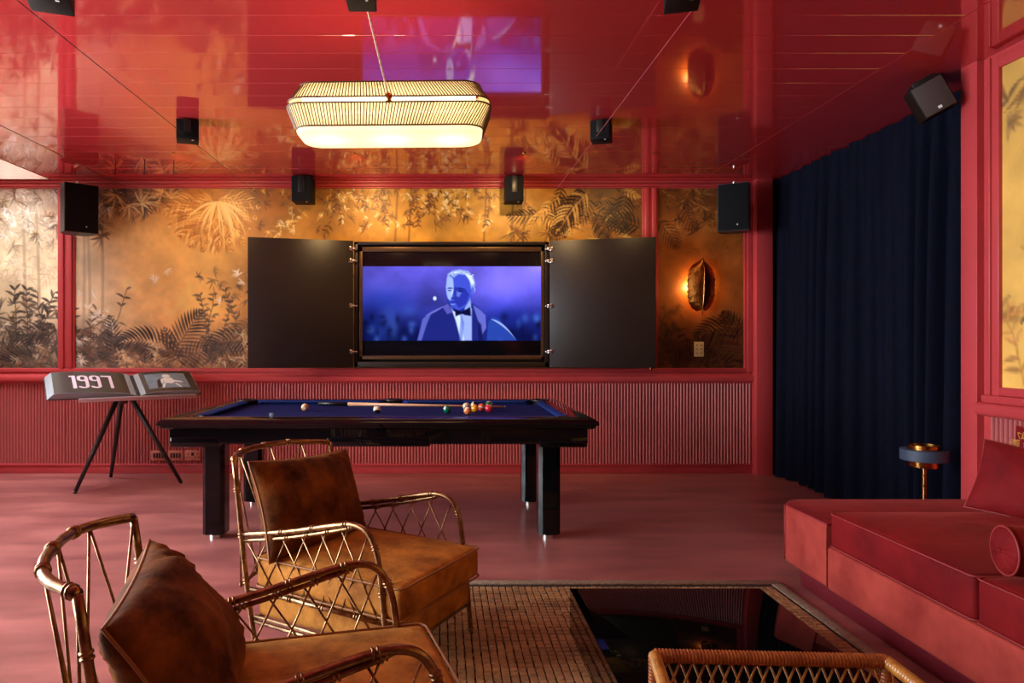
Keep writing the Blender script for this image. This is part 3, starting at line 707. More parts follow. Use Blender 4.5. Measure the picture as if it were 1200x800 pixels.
def rail(x0, y0, x1, y1, nx, ny):      # cushion along from (x0,y0) to (x1,y1), inward normal (nx,ny)
    d = Vector((x1-x0, y1-y0, 0)).normalized(); n = Vector((nx, ny, 0)); a = Vector((x0, y0, 0)); b = Vector((x1, y1, 0)); mb = MB()
    sec = [(0, .775), (0, .817), (.02, .817), (.052, .812), (.056, .806), (.03, .784), (.03, .775)]
    vs = [tuple(a+d*.05*min(1, q/.056)*1.0+n*q+Vector((0, 0, z))) for q, z in sec]+[tuple(b-d*.05*min(1, q/.056)+n*q+Vector((0, 0, z))) for q, z in sec]
    k = len(sec); mb.add(vs, [tuple(range(k))[::-1], tuple(range(k, 2*k))]+[(i, (i+1) % k, k+(i+1) % k, k+i) for i in range(k)])
    mb.build('cushion', M['clothrail'], PT)
ix, iy = hw-.16, hd-.16; pg = .085
for sy in (-1, 1):
    rail(-ix+pg, sy*iy, -.07, sy*iy, 0, -sy); rail(.07, sy*iy, ix-pg, sy*iy, 0, -sy)
for sx in (-1, 1): rail(sx*ix, -iy+pg, sx*ix, iy-pg, -sx, 0)
for (sx, sy) in ((-1,-1), (1,-1), (1,1), (-1,1), (0,-1), (0,1)):
    cxp, cyp = sx*(ix-.01), sy*(iy+(.03 if sx == 0 else -.01)); mb = MB()
    mb.lathe([(.050, .74), (.056, .78), (.060, .818), (.066, .824), (.074, .822), (.078, .812)] if sy > 0 else [(.046, .74), (.048, .78), (.052, .812), (.056, .8165), (.060, .816), (.062, .810)], 20, None, (cxp, cyp, 0)); mb.build('pocket', M['hole'], PT, auto=50)
mb = MB()
for (sx, sy) in ((-1,-1), (1,-1), (1,1), (-1,1)):
    if True:
        lx0, lx1 = (-1.175, -1.03) if sx < 0 else (1.022, 1.165)
        ya, yb = (-.475, -.33) if sy < 0 else (.45, .59)
        c = .025; poly = [(lx0+c, ya), (lx1-c, ya), (lx1, ya+c), (lx1, yb-c), (lx1-c, yb), (lx0+c, yb), (lx0, yb-c), (lx0, ya+c)]
        leg = MB().prism(poly, 'z', .03, .66).build('leg', M['black'], PT)
        MB().lathe([(.045, 0), (.045, .02), (.03, .032)], 16, None, ((lx0+lx1)/2, (ya+yb)/2, 0)).build('foot', M['chrome'], leg, auto=40)
ZB = .782+.0285
def ball(label, x, y, col, stripe=None, spotc=(.8, .78, .7), rot=0):
    me = bpy.data.meshes.new('ball'); bm = bmesh.new(); bmesh.ops.create_uvsphere(bm, u_segments=24, v_segments=16, radius=.0285)
    mats = [mat('ball_paint', col, .08, noise_amt=.01, coat=.5), mat('ball_band', stripe if stripe else col, .08, noise_amt=.01, coat=.5), mat('ball_number_spot', spotc, .1, noise_amt=.01)]
    for m_ in mats: me.materials.append(m_)
    for f in bm.faces:
        f.smooth = True; c = f.calc_center_median().normalized()
        if stripe and abs(c.z) < .55: f.material_index = 1
        if abs(c.x) > .93: f.material_index = 2
    bm.to_mesh(me); bm.free(); o = bpy.data.objects.new('pool_ball', me); COL.objects.link(o); o.location = (x, y, ZB)
    o.rotation_euler = (random.uniform(-1, 1), random.uniform(-1, 1), rot if rot else random.uniform(0, 6)); tag(o, label, 'ball', 'pool balls on the table')
def bp(x_, y_):   # ball centre seen at photo pixel
    d = (CAMZ-ZB)*800/(y_-400); return ((x_-517)*d/800, d)
IV = S(225, 205, 165)
ball('cream and tan striped pool ball, leftmost on the cloth', *bp(357.5, 477), IV, S(205, 150, 80))
ball('black and cream pool ball at left middle of the cloth', *bp(442, 479.5), (.02, .02, .02), IV)
ball('green pool ball alone between the middle and the cluster', *bp(524, 479.5), S(10, 110, 80))
ball('dark plum pool ball at the left back of the cluster', *bp(546.5, 475.8), S(70, 16, 28), IV)
ball('orange-pink pool ball at the front left of the cluster', *bp(548, 481), S(225, 130, 70))
ball('yellow pool ball in front in the cluster centre', *bp(556.5, 478.3), S(235, 160, 30))
ball('black pool ball tucked behind the yellow one', *bp(556, 474.5), (.02, .02, .02), IV)
ball('orange-red pool ball second from right in the cluster', *bp(564.5, 477), S(220, 84, 50))
ball('pink-red pool ball at the front right of the cluster', *bp(572.8, 478.3), S(225, 50, 64))
ball('green and cream pool ball behind the pink-red one', *bp(573, 474.2), IV, S(20, 110, 50))
a_ = Vector((-.97, 5.40, .800)); b_ = Vector((.50, 5.24, .790))
cue = thing('pool_cue', 'wooden pool cue with black butt lying along the back of the cloth', 'cue', tuple(a_)); u = (b_-a_)
MB().tube([(0, 0, 0), u*.16], [.0155, .0145], 10).build('grip', M['hole'], cue, smooth=True)
MB().tube([u*.16, u*.99], [.0140, .0065], 10).build('shaft', mat('maple_shaft', S(215, 160, 120), .3, noise_amt=.1), cue, smooth=True)
MB().tube([u*.99, u], [.0065, .006], 10).build('tip', M['photo'], cue, smooth=True)
tag(MB().bbox(-.012, .012, -.012, .012, 0, .022, b=.002).build('chalk_cube', M['photo'], auto=40), 'small blue-grey chalk cube on the near rail of the pool table', 'chalk').location = (-1.06, 4.27, .820)

# ---------------------------------------------------------------- tripod stand with book
st = thing('tripod_stand', 'black wooden tripod stand carrying the open picture book', 'stand', (-2.87, 6.17, 0))
apex = Vector((0, 0, .82))
for (x_, y_, d_) in ((88, 578, 5.8), (130, 557, 6.50), (212, 566, 6.22)):
    f = Vector(((x_-517)*d_/800+2.87, d_-6.17, 0)); top_ = apex+Vector((f.x*.09, f.y*.09, 0))
    leg = MB().tube([f+Vector((0, 0, .012)), f.lerp(top_, .5)+Vector((0, 0, 0)), top_], [.016, .021, .023], 12).build('leg', M['blackmat'], st, smooth=True)
    MB().lathe([(.014, 0), (.017, .006), (.015, .02)], 12, None, tuple(f)).build('foot', M['hole'], leg, smooth=True)
MB().lathe([(.03, .73), (.036, .74), (.036, .83), (.03, .84)], 16).build('hub', mat('dark_red_wood', S(80, 26, 24), .3, noise_amt=.2), st, auto=40)
for an in (200, 330, 90): MB().bbox(.03, .085, -.012, .012, .76, .82, b=.003, M=Matrix.Rotation(rad(an), 4, 'Z')).build('bracket', M['bronze'], st, auto=40)
TILT = rad(21); R = Matrix.Translation((.07, -.05, .922)) @ Matrix.Rotation(rad(33), 4, 'Z') @ Matrix.Rotation(TILT, 4, 'X')
MB().bbox(-.42, .53, -.25, .25, -.055, -.043, b=.003, M=R).build('reading_board', mat('pewter_board', S(120, 110, 108), .35, .3, noise_amt=.1), st, auto=40)
MB().bbox(-.42, .53, -.262, -.245, -.055, -.020, b=.003, M=R).build('board_lip', mat('pale_edge_strip', S(190, 176, 176), .3, .5, noise_amt=.05), st, auto=40)
bk = thing('open_book', 'very large open picture book with 1997 on its left page', 'book', (-2.80, 6.12, .925)); bk.rotation_euler = (TILT, 0, rad(33))
# local: x along, y up the slope, z normal.  spine at x=.02
Lx, Rx, BH = -.60, .57, .225
MB().bbox(Lx-.052, Rx+.012, -BH-.008, BH+.008, -.041, -.034, b=.002).build('cover', mat('dark_book_cover', S(44, 34, 34), .4, noise_amt=.1), bk, auto=40)
def pageprofile(x0, x1, h0, h1, n=18):
    pts = []
    for i in range(n+1):
        t = i/n; pts.append((x0+(x1-x0)*t, -.034+h0+(h1-h0)*t+.012*math.sin(PI*min(1, t*1.25))*0+(.016*math.sin(PI*t)**.8)))
    return pts
SP = .055
pl = pageprofile(Lx, SP, .046, .018)
for i, (x, z) in enumerate(pl):
    if x > SP-.13: pl[i] = (x, z-((x-(SP-.13))/.13)**2*.028)
pr = pageprofile(Rx, SP, .028, .018)
for i, (x, z) in enumerate(pr):
    if x < SP+.12: pr[i] = (x, z-(((SP+.12)-x)/.12)**2*.026)
for nm, pp in (('left_page_block', pl), ('right_page_block', pr)):
    poly = pp+[(pp[-1][0], -.034), (pp[0][0]+(-.045 if pp is pl else .0), -.034)]
    MB().prism(poly, 'y', -BH, BH).build('page_block', M['page'], bk, auto=50)
def page_sheet(pp, xa, xb, ya, yb, off, m, name='page'):
    n = 24; mb = MB(); xs = sorted(p[0] for p in pp); q = sorted(pp)
    for i in range(n+1):
        x = xa+(xb-xa)*i/n; z = float(np.interp(x, [p[0] for p in q], [p[1] for p in q]))+off
        mb.v += [(x, ya, z), (x, yb, z)]
    for i in range(n): mb.f.append((2*i, 2*i+2, 2*i+3, 2*i+1))
    return mb.build(name, m, bk)
page_sheet(pl, Lx+.004, SP-.07, -BH+.003, BH-.003, .0008, M['pageprint']); page_sheet(pr, SP+.055, Rx-.003, -BH+.003, BH-.003, .0008, M['pageprint'])
page_sheet(pr, .15, .50, -.155, .165, .0016, M['photo'], 'photo_print')
def zr(x, pp): q = sorted(pp); return float(np.interp(x, [p[0] for p in q], [p[1] for p in q]))
def flat(polys, m, name, parent, pp, off):
    mb = MB()
    for po in polys: mb.add([(x, y, zr(x, pp)+off) for x, y in po], [tuple(range(len(po)))])
    return mb.build(name, m, parent)
circ = lambda cx_, cy_, r, e=1: [(cx_+r*math.cos(a*PI/8), cy_+r*e*math.sin(a*PI/8)) for a in range(16)]
flat([circ(.33, .10, .036, 1.1), [(.30,.06), (.37,.06), (.39,-.02), (.36,-.07), (.29,-.05)], [(.36,.02), (.45,-.02), (.46,-.045), (.37,-.03)], [(.27,.03), (.30,.05), (.28,-.06), (.25,-.06)], [(.28,-.06), (.40,-.07), (.43,-.15), (.26,-.15)]], M['photowhite'], 'figure_print', bk, pr, .0022)
flat([[(.24,.02), (.27,.04), (.26,-.14), (.22,-.15)]], M['photodark'], 'shadow_print', bk, pr, .0026)
# numerals as stroke strips (condensed display digits)
def strip_digit(ch, x0, w_, h_, t):
    H = h_/2; out = []
    def R_(a, b, c, d): out.append([(x0+a, b), (x0+c, b), (x0+c, d), (x0+a, d)])
    def arc(cx_, cy_, rx, ry, a0, a1, n=10):
        for i in range(n):
            A, B = rad(a0+(a1-a0)*i/n), rad(a0+(a1-a0)*(i+1)/n)
            out.append([(x0+cx_+rx*math.cos(A), cy_+ry*math.sin(A)), (x0+cx_+rx*math.cos(B), cy_+ry*math.sin(B)), (x0+cx_+(rx-t)*math.cos(B), cy_+(ry-t)*math.sin(B)), (x0+cx_+(rx-t)*math.cos(A), cy_+(ry-t)*math.sin(A))])
    if ch == '1': R_(w_-t*1.1, -H, w_, H); R_(w_*.25, H-.03, w_-t, H)
    if ch == '7': R_(0, H-.03, w_, H); R_(w_-t, -H, w_, H)
    if ch == '9':
        r = w_/2
        arc(r, H-r, r, r, 0, 180); R_(0, H*.1+r, t, H-r); arc(r, H*.1+r*.0+r, r, r, 180, 360); R_(w_-t, -H+r, w_, H-r); arc(r, -H+r, r, r, 180, 360)
    return out
dg = []
xx = -.485
for ch, w_, gap in (('1', .065, .012), ('9', .085, .010), ('9', .085, .010), ('7', .085, 0)):
    if w_ == 0: continue
    dg += strip_digit(ch, xx, w_, .27, .026); xx += w_+gap
flat(dg, mat('pale_pink_print', S(232, 208, 222), .4, noise_amt=.02), 'year_print', bk, pl, .002)

# ---------------------------------------------------------------- speakers
def cube_speaker(label, x, y, s=.155, h=.145, rz=0, drop=.0, tilt=0, zc=None):
    t = thing('ceiling_speaker', label, 'speaker', (x, y, ZC), rz, 'small black cube speakers under the ceiling')
    z1 = -.012-drop; z0 = z1-h; K = Matrix.Rotation(tilt, 4, 'X')
    MB().bbox(-s/2, s/2, -s/2, s/2, z0, z1, b=.004, M=K).build('housing', M['spk'], t, auto=40)
    MB().bbox(-s*.44, s*.44, -s/2-.006, -s/2+.004, z0+.008, z1-.008, b=.003, M=K).build('grille', M['grille'], t, auto=40)
    MB().bbox(-s*.16, s*.16, -s*.5-.012, -s*.5+.0, z0+h*.35, z1, b=.003, M=K).build('bracket', M['hole'], t, auto=40)
    MB().lathe([(.02, -.02-drop), (.02, 0)], 12).build('mount', M['hole'], t)
    MB().box(s*.18, s*.27, -s*.36, -s*.30, z0-.002, z0+.001, M=K).build('badge', M['white'], t)
    return t
cube_speaker('small dark cube speaker hung at the top left corner of the ceiling', -1.64, 2.86, .165, .15, rad(20))
cube_speaker('small dark cube speaker hanging above the pendant lamp', -.335, 2.86, .12, .15, rad(0))
cube_speaker('small olive-brown cube speaker at the top right of the lamp', 1.01, 2.86, .14, .15, rad(-14))
cube_speaker('small dark cube speaker left of the pendant lamp', -1.805, 4.86, .15, .135, rad(20))
cube_speaker('small dark cube speaker right of the pendant lamp', 1.14, 4.86, .14, .135, rad(-20))
cube_speaker('small black cube speaker at the wall top above the left cabinet door', -1.31, 6.50, .19, .24, 0)
cube_speaker('small black cube speaker at the wall top above the television', .69, 6.50, .17, .24, 0)
def big_speaker(label, x, y, z, w_, h_, dp, rz, m=M['grille']):
    t = thing('wall_speaker', label, 'speaker', (x, y, z), rz)
    poly = [(-w_/2, -dp/2), (w_/2, -dp/2), (w_/2, dp*.1), (w_*.3, dp/2), (-w_*.3, dp/2), (-w_/2, dp*.1)]
    MB().prism(poly, 'z', -h_/2, h_/2).build('housing', M['spk'] if m is None else mat('slate_speaker_body', S(34, 40, 46), .4, noise_amt=.1), t, auto=30)
    MB().bbox(-w_/2+.006, w_/2-.006, -dp/2-.012, -dp/2+.004, -h_/2+.006, h_/2-.006, b=.005).build('grille', M['grille'], t, auto=40)
    MB().prism([(.030, -h_/2+.06), (.044, -h_/2+.06), (.037, -h_/2+.045)], 'y', -dp/2-.0135, -dp/2-.011).build('badge', M['white'], t)
    MB().bbox(-.02, .02, dp/2-.01, dp/2+.10, -.05, .05, b=.004).build('bracket', M['hole'], t, auto=40)
    MB().bbox(-.012, .012, -.02, .1, h_/2, h_/2+.05, b=.004).build('top_bracket', M['chrome'], t, auto=40)
    return t
big_speaker('tall black speaker on the wall above the book stand', -3.405, 6.40, CAMZ+154/125, .29, .45, .24, rad(43))
big_speaker('tall black speaker on the wall beside the dark curtain', 2.76, 6.42, CAMZ+154.5/124, .27, .44, .22, rad(-30))
t = thing('corner_speaker', 'tilted dark speaker fixed high on the salmon column by the curtain', 'speaker', (2.86, 3.99, 2.705)); t.rotation_euler = (rad(8), rad(-26), rad(-30)); t.scale = (.86, .86, .86)
MB().bbox(-.10, .10, -.10, .13, -.115, .115, b=.006).build('housing', M['spk'], t, auto=40)
MB().bbox(-.092, .092, -.112, -.098, -.107, .107, b=.004).build('grille', mat('grey_grille', S(66, 54, 50), .6, bump=.3, bump_scale=400), t, auto=40)
MB().box(-.01, .012, -.114, -.111, -.09, -.072).build('badge', M['white'], t)
MB().bbox(-.05, .09, .0, .17, .10, .15, b=.006).build('bracket', M['hole'], t, auto=40)
# ceiling wires
def wire(label, X_, z_, y0, y1, m, g='thin wires stretched under the ceiling', r=.0022, X2=None):
    o = MB().tube([(X_, y0, z_), (X_ if X2 is None else X2, y1, z_)], r, 6).build('ceiling_wire', m); tag(o, label, 'wire', g)
wire('thin dark wire running past the left cube speakers', -1.79, ZC-.13, .2, 6.62, M['wire'])
wire('thin light wire running past the right cube speakers', 1.09, ZC-.13, .2, 6.62, M['wirelight'])
wire('thin dark wire at the far left near the roof light', -2.96, ZC-.12, .2, 6.40, M['wire'])
for (x_,) in ((137,), (171,), (205,)):
    o = MB().tube([((x_-517)/129.5, 6.15, ZC), ((x_-517)/129.5, 6.15, ZC-.03), ((x_-517)/129.5+.01, 6.13, ZC-.06), ((x_-517)/129.5, 6.12, ZC-.075)], .005, 6).build('ceiling_hook', M['hole'])
    tag(o, {137: 'small black ceiling hook nearest the left speaker', 171: 'small black ceiling hook, middle of three', 205: 'small black ceiling hook, rightmost of three'}[x_], 'hook', 'small hooks in the ceiling')

# ---------------------------------------------------------------- pendant lamp
LX, LY, LZ = -.244, 3.30, 2.354; LS = .887
lamp = thing('pendant_lamp', 'long rounded pendant lamp with ribbed cream bands glowing warm', 'lamp', (LX, LY, LZ), rad(-1.5)); lamp.scale = (LS, LS, LS)
def rrect(hx, hy, r, n=8):
    pts = []
    for (sx, sy, a0) in ((1, 1, 0), (-1, 1, 90), (-1, -1, 180), (1, -1, 270)):
        for i in range(n+1):
            a = rad(a0+90*i/n); pts.append((sx*(hx-r)+r*math.cos(a), sy*(hy-r)+r*math.sin(a)))
    return pts
def along(pts, n):
    P = pts+[pts[0]]; seg = [math.dist(P[i], P[i+1]) for i in range(len(pts))]; tot = sum(seg); out = []
    for k in range(n):
        d = tot*k/n; i = 0
        while d > seg[i]: d -= seg[i]; i += 1
        t = d/seg[i]; out.append((P[i][0]+(P[i+1][0]-P[i][0])*t, P[i][1]+(P[i+1][1]-P[i][1])*t))
    return out
def silk(name, str_, fac=.5):
    m = bpy.data.materials.new(name); m.use_nodes = True; N = m.node_tree.nodes; L = m.node_tree.links; p = N['Principled BSDF']
    p.inputs['Base Color'].default_value = (*S(240, 220, 180), 1); p.inputs['Roughness'].default_value = .6
    p.inputs['Emission Color'].default_value = (*S(255, 218, 120), 1); p.inputs['Emission Strength'].default_value = str_
    t_ = N.new('ShaderNodeBsdfTranslucent'); t_.inputs[0].default_value = (*S(255, 236, 200), 1); mx = N.new('ShaderNodeMixShader'); mx.inputs[0].default_value = .6
    tp_ = N.new('ShaderNodeBsdfTransparent'); m2_ = N.new('ShaderNodeMixShader'); m2_.inputs[0].default_value = .07
    L.new(p.outputs[0], mx.inputs[1]); L.new(t_.outputs[0], mx.inputs[2]); L.new(mx.outputs[0], m2_.inputs[1]); L.new(tp_.outputs[0], m2_.inputs[2]); L.new(m2_.outputs[0], N['Material Output'].inputs[0])
    return m
ms = silk('lit_pleated_silk', .42); mdf = silk('lit_diffuser', .62); mdf.node_tree.nodes['Principled BSDF'].inputs['Emission Color'].default_value = (*S(255, 232, 190), 1)
ribm = mat('dark_shade_thread', S(90, 56, 18), .5, noise_amt=.1)
def band(za, hxa, hya, zb, hxb, hyb):
    A = along(rrect(hxa, hya, .10), 340); B = along(rrect(hxb, hyb, .10), 340); mb = MB(); n = 340; th = []
    for i in range(n):
        k = 1.0 if i % 2 else .985
        mb.v += [(A[i][0]*k, A[i][1]*k, za), (B[i][0]*k, B[i][1]*k, zb)]
    for i in range(n): j = (i+1) % n; mb.f.append((2*i, 2*j, 2*j+1, 2*i+1))
    s_ = mb.build('shade_band', ms, lamp)
    rb = MB()
    for i in range(0, n, 2):
        a = Vector((A[i][0]*1.0, A[i][1]*1.0, za)); b = Vector((B[i][0]*1.0, B[i][1]*1.0, zb)); rb.tube([a, b], .0030, 4, cap=False)
    stuff(rb.build('pleat_threads', ribm, s_))
    for (P, z) in ((A, za), (B, zb)): MB().tube([(x, y, z) for x, y in P[::3]], .0045, 6, closed=True).build('rim', ribm, s_)
band(.155, .485, .165, .065, .535, .20); band(.035, .54, .205, -.075, .50, .175)
pts = rrect(.497, .172, .10, 8); mb = MB(); n = len(pts)
prof = [(1.0, -.075), (.985, -.085), (.95, -.095), (.9, -.1), (.5, -.103)]
for (k, z) in prof:
    for (x, y) in pts: mb.v.append((x-(math.copysign(1, x)*(1-k)*.17), y*k, z))
for i in range(len(prof)-1):
    for j in range(n): j2 = (j+1) % n; mb.f.append((i*n+j, i*n+j2, (i+1)*n+j2, (i+1)*n+j))
mb.f.append(tuple(range((len(prof)-1)*n, len(prof)*n)))
mb.build('diffuser', mdf, lamp, smooth=True)
mb = MB()
for yy in (-.11, .11): mb.tube([(-.46, yy, .082), (.46, yy, .082)], .014, 10)
mb.build('light_tube', emat('warm_tube_light', S(255, 232, 185), 7), lamp, smooth=True)
mb = MB(); mb.bbox(-.49, .49, -.012, .012, .028, .038, b=.002); mb.tube([(0.01, 0, .03), (0.01, 0, .2)], .01, 8)
mb.build('inner_frame', M['brass'], lamp, auto=40)
mb = MB(); mb.tube([(.01, 0, .155), (.01, -.17, .07)], .006, 6); mb.lathe([(.016, -.02), (.016, .03)], 10, None, (.01, -.19, .05)); mb.build('cord_clip', M['brass'], lamp, smooth=True)
a = Vector((-.345-LX, 3.12-LY, ZC-LZ))/LS; b = Vector((.01, -.19, .06)); cd = MB()
for ph in (0, PI):
    pt = []
    for i in range(61):
        t = i/60; p = a.lerp(b, t); an = t*50+ph; pt.append((p.x+.003*math.cos(an), p.y, p.z+.003*math.sin(an)))
    cd.tube(pt, .003, 5)
cd.build('cord', M['cord'], lamp, smooth=True)
MB().lathe([(.03, 0), (.03, .012), (.01, .02)], 14, Matrix.Translation((a.x, a.y, a.z)) @ Matrix.Rotation(PI, 4, 'X')).build('ceiling_rose', M['brass'], lamp, auto=40)
for dx in (-.3, 0, .3): point('pendant_light', (LX+dx, LY, LZ-.01), 1.8, (1.0, .80, .52), .04)
# small spotlights with rings, added to supply warm light on the mural
def added_spot(label, x, power, tgt, ang=75):
    y = YB-1.0
    t = thing('added_spotlight', label, 'light', (x, y, ZC), 0, 'added spotlights washing the mural')
    MB().lathe([(.022, -.002), (.02, -.004), (.015, -.003)], 16).build('added_trim_ring', M['brass'], t, smooth=True)
    spot('added_spot_beam', (x, y, ZC-.02), tgt, power, (1.0, .62, .25), ang, .9, .03)
added_spot('added spotlight in the ceiling boards above the golden palm', wx(250), 34, (wx(250), YB, 1.9), 120)
added_spot('added spotlight in the ceiling border left above the television', wx(430), 42, (wx(430), YB, 1.9), 120)
added_spot('added spotlight in the ceiling border right above the television', wx(600), 38, (wx(600), YB, 1.9), 120)
added_spot('added spotlight in the ceiling border by the right mural panel', wx(730), 12, (wx(740), YB, 1.9), 110)

# ---------------------------------------------------------------- wall sconce and plates
sn = thing('wall_sconce', 'brass banana-leaf wall sconce glowing on the right mural panel', 'lamp', (wx(818), YB-.10, wz(333)))
def leafshape():
    mb = MB(); n = 26; m = 12; H = .25
    for i in range(n+1):
        t = i/n; z = H-2*H*t
        wd = .135*(1-(abs(2*t-1.04))**3.2)**.6 if abs(2*t-1.04) < 1 else .004
        wd = max(wd, .004)
        for j in range(m+1):
            s_ = -1+2*j/m; c = abs(s_)
            x = s_*wd*(1+.04*math.sin(t*60+s_*4)); y = -.03+.065*c**1.4-.018*math.sin(PI*t)+.004*math.sin(t*85)*(c)
            mb.v.append((x, y, z-.02*c))
    for i in range(n):
        for j in range(m): a = i*(m+1)+j; mb.f.append((a, a+1, a+m+2, a+m+1))
    return mb
leafm = mat('hammered_brass_leaf', S(190, 120, 50), .28, 1, color2=S(96, 50, 20), noise_scale=14, bump=.3, bump_scale=60)
lf = leafshape().build('leaf', leafm, sn, smooth=True)
MB().tube([(0, -.036, .25), (.004, -.058, .1), (0, -.052, -.12), (-.004, -.03, -.27), (0, -.02, -.31)], [.004, .006, .006, .004, .0025], 8).build('leaf_rib', M['brass'], sn, smooth=True)
MB().bbox(-.03, .03, .07, .095, -.1, .1, b=.006).build('back_plate', M['brass'], sn, auto=40)
MB().tube([(0, .08, 0), (0, -.03, 0)], .008, 8).build('arm', M['brass'], sn, smooth=True)
mb = MB(); mb.lathe([(.012, -.05), (.018, -.02), (.018, .03), (.004, .06)], 12, None, (-.02, .03, .0)); mb.build('bulb', emat('warm_bulb', S(255, 190, 90), 12), sn, smooth=True)
point('sconce_light', (wx(818)-.085, YB-.055, wz(336)), 3.6, (1, .64, .28), .035)
point('sconce_light', (wx(818)+.085, YB-.05, wz(335)), .8, (1, .60, .22), .015)
t = thing('switch_plate', 'small cream switch plate with six buttons below the leaf sconce', 'switch', (wx(818.5), YB-.008, wz(409)))
MB().bbox(-.048, .048, -.008, 0, -.072, .072, b=.003).build('plate', M['cream'], t, auto=40)
for i in range(3):
    for x_ in (-.02, .02): MB().lathe([(.007, 0), (.007, .004)], 8, Matrix.Translation((x_, -.007, .04-.04*i)) @ Matrix.Rotation(PI/2, 4, 'X')).build('button', M['bronze'], t)
for k, (x_, lab) in enumerate(((187, 'pink data socket plate on the fluted wall, left of three'), (207, 'pink media socket plate on the fluted wall, middle of three'), (227, 'pink double power socket on the fluted wall, right of three'))):
    t = thing('socket_plate', lab, 'socket', (wx(x_), YB-.021, wz(533)), 0, 'socket plates on the fluted wall')
    MB().bbox(-.075, .075, -.008, 0, -.05, .05, b=.003).build('plate', M['plate'], t, auto=40)
    if k < 2:
        for i in range(4): MB().box(-.05+.027*i, -.03+.027*i, -.010, -.007, -.025, .025).build('port', M['hole'] if (i+k) % 2 == 0 else M['blackmat'], t)
    else:
        MB().box(-.012, .012, -.011, -.007, .0, .03).build('switch', M['hole'], t)
        for i in (-1, 1):
            mb = MB(); mb.box(i*.045-.004, i*.045+.004, -.010, -.007, .006, .024); mb.box(i*.045-.018, i*.045-.008, -.010, -.007, -.02, -.012); mb.box(i*.045+.008, i*.045+.018, -.010, -.007, -.02, -.012); mb.build('socket_holes', M['hole'], t)

# ---------------------------------------------------------------- armchairs
def ringjoint(mb, p, t, r):
    p = Vector(p); t = Vector(t).normalized()
    for k, q in ((-.006, 1.32), (.006, 1.32)):
        mb.tube([p+t*(k-.004), p+t*(k-.002), p+t*(k+.002), p+t*(k+.004)], [r*.9, r*q, r*q, r*.9], 10)
def joints(mb, pts, r, every=.16, off=.06):
    P = [Vector(p) for p in pts]; acc = -off
    for a, b in zip(P[:-1], P[1:]):
        L_ = (b-a).length; d = 0
        while acc+every <= 0 or (L_-d)+acc >= every:
            stp = every-acc; d += stp; acc = 0
            if d <= L_: ringjoint(mb, a.lerp(b, d/L_), b-a, r)
        acc += L_-d
def curve(pts, n=6):
    """Catmull-Rom"""
    P = [Vector(p) for p in pts]; P = [P[0]*2-P[1]]+P+[P[-1]*2-P[-2]]; out = []
    for i in range(1, len(P)-2):
        for k in range(n):
            t = k/n; a, b, c, d = P[i-1:i+3]
            out.append(.5*((2*b)+(c-a)*t+(2*a-5*b+4*c-d)*t*t+(3*b-a-3*c+d)*t**3))
    out.append(P[-2]); return out
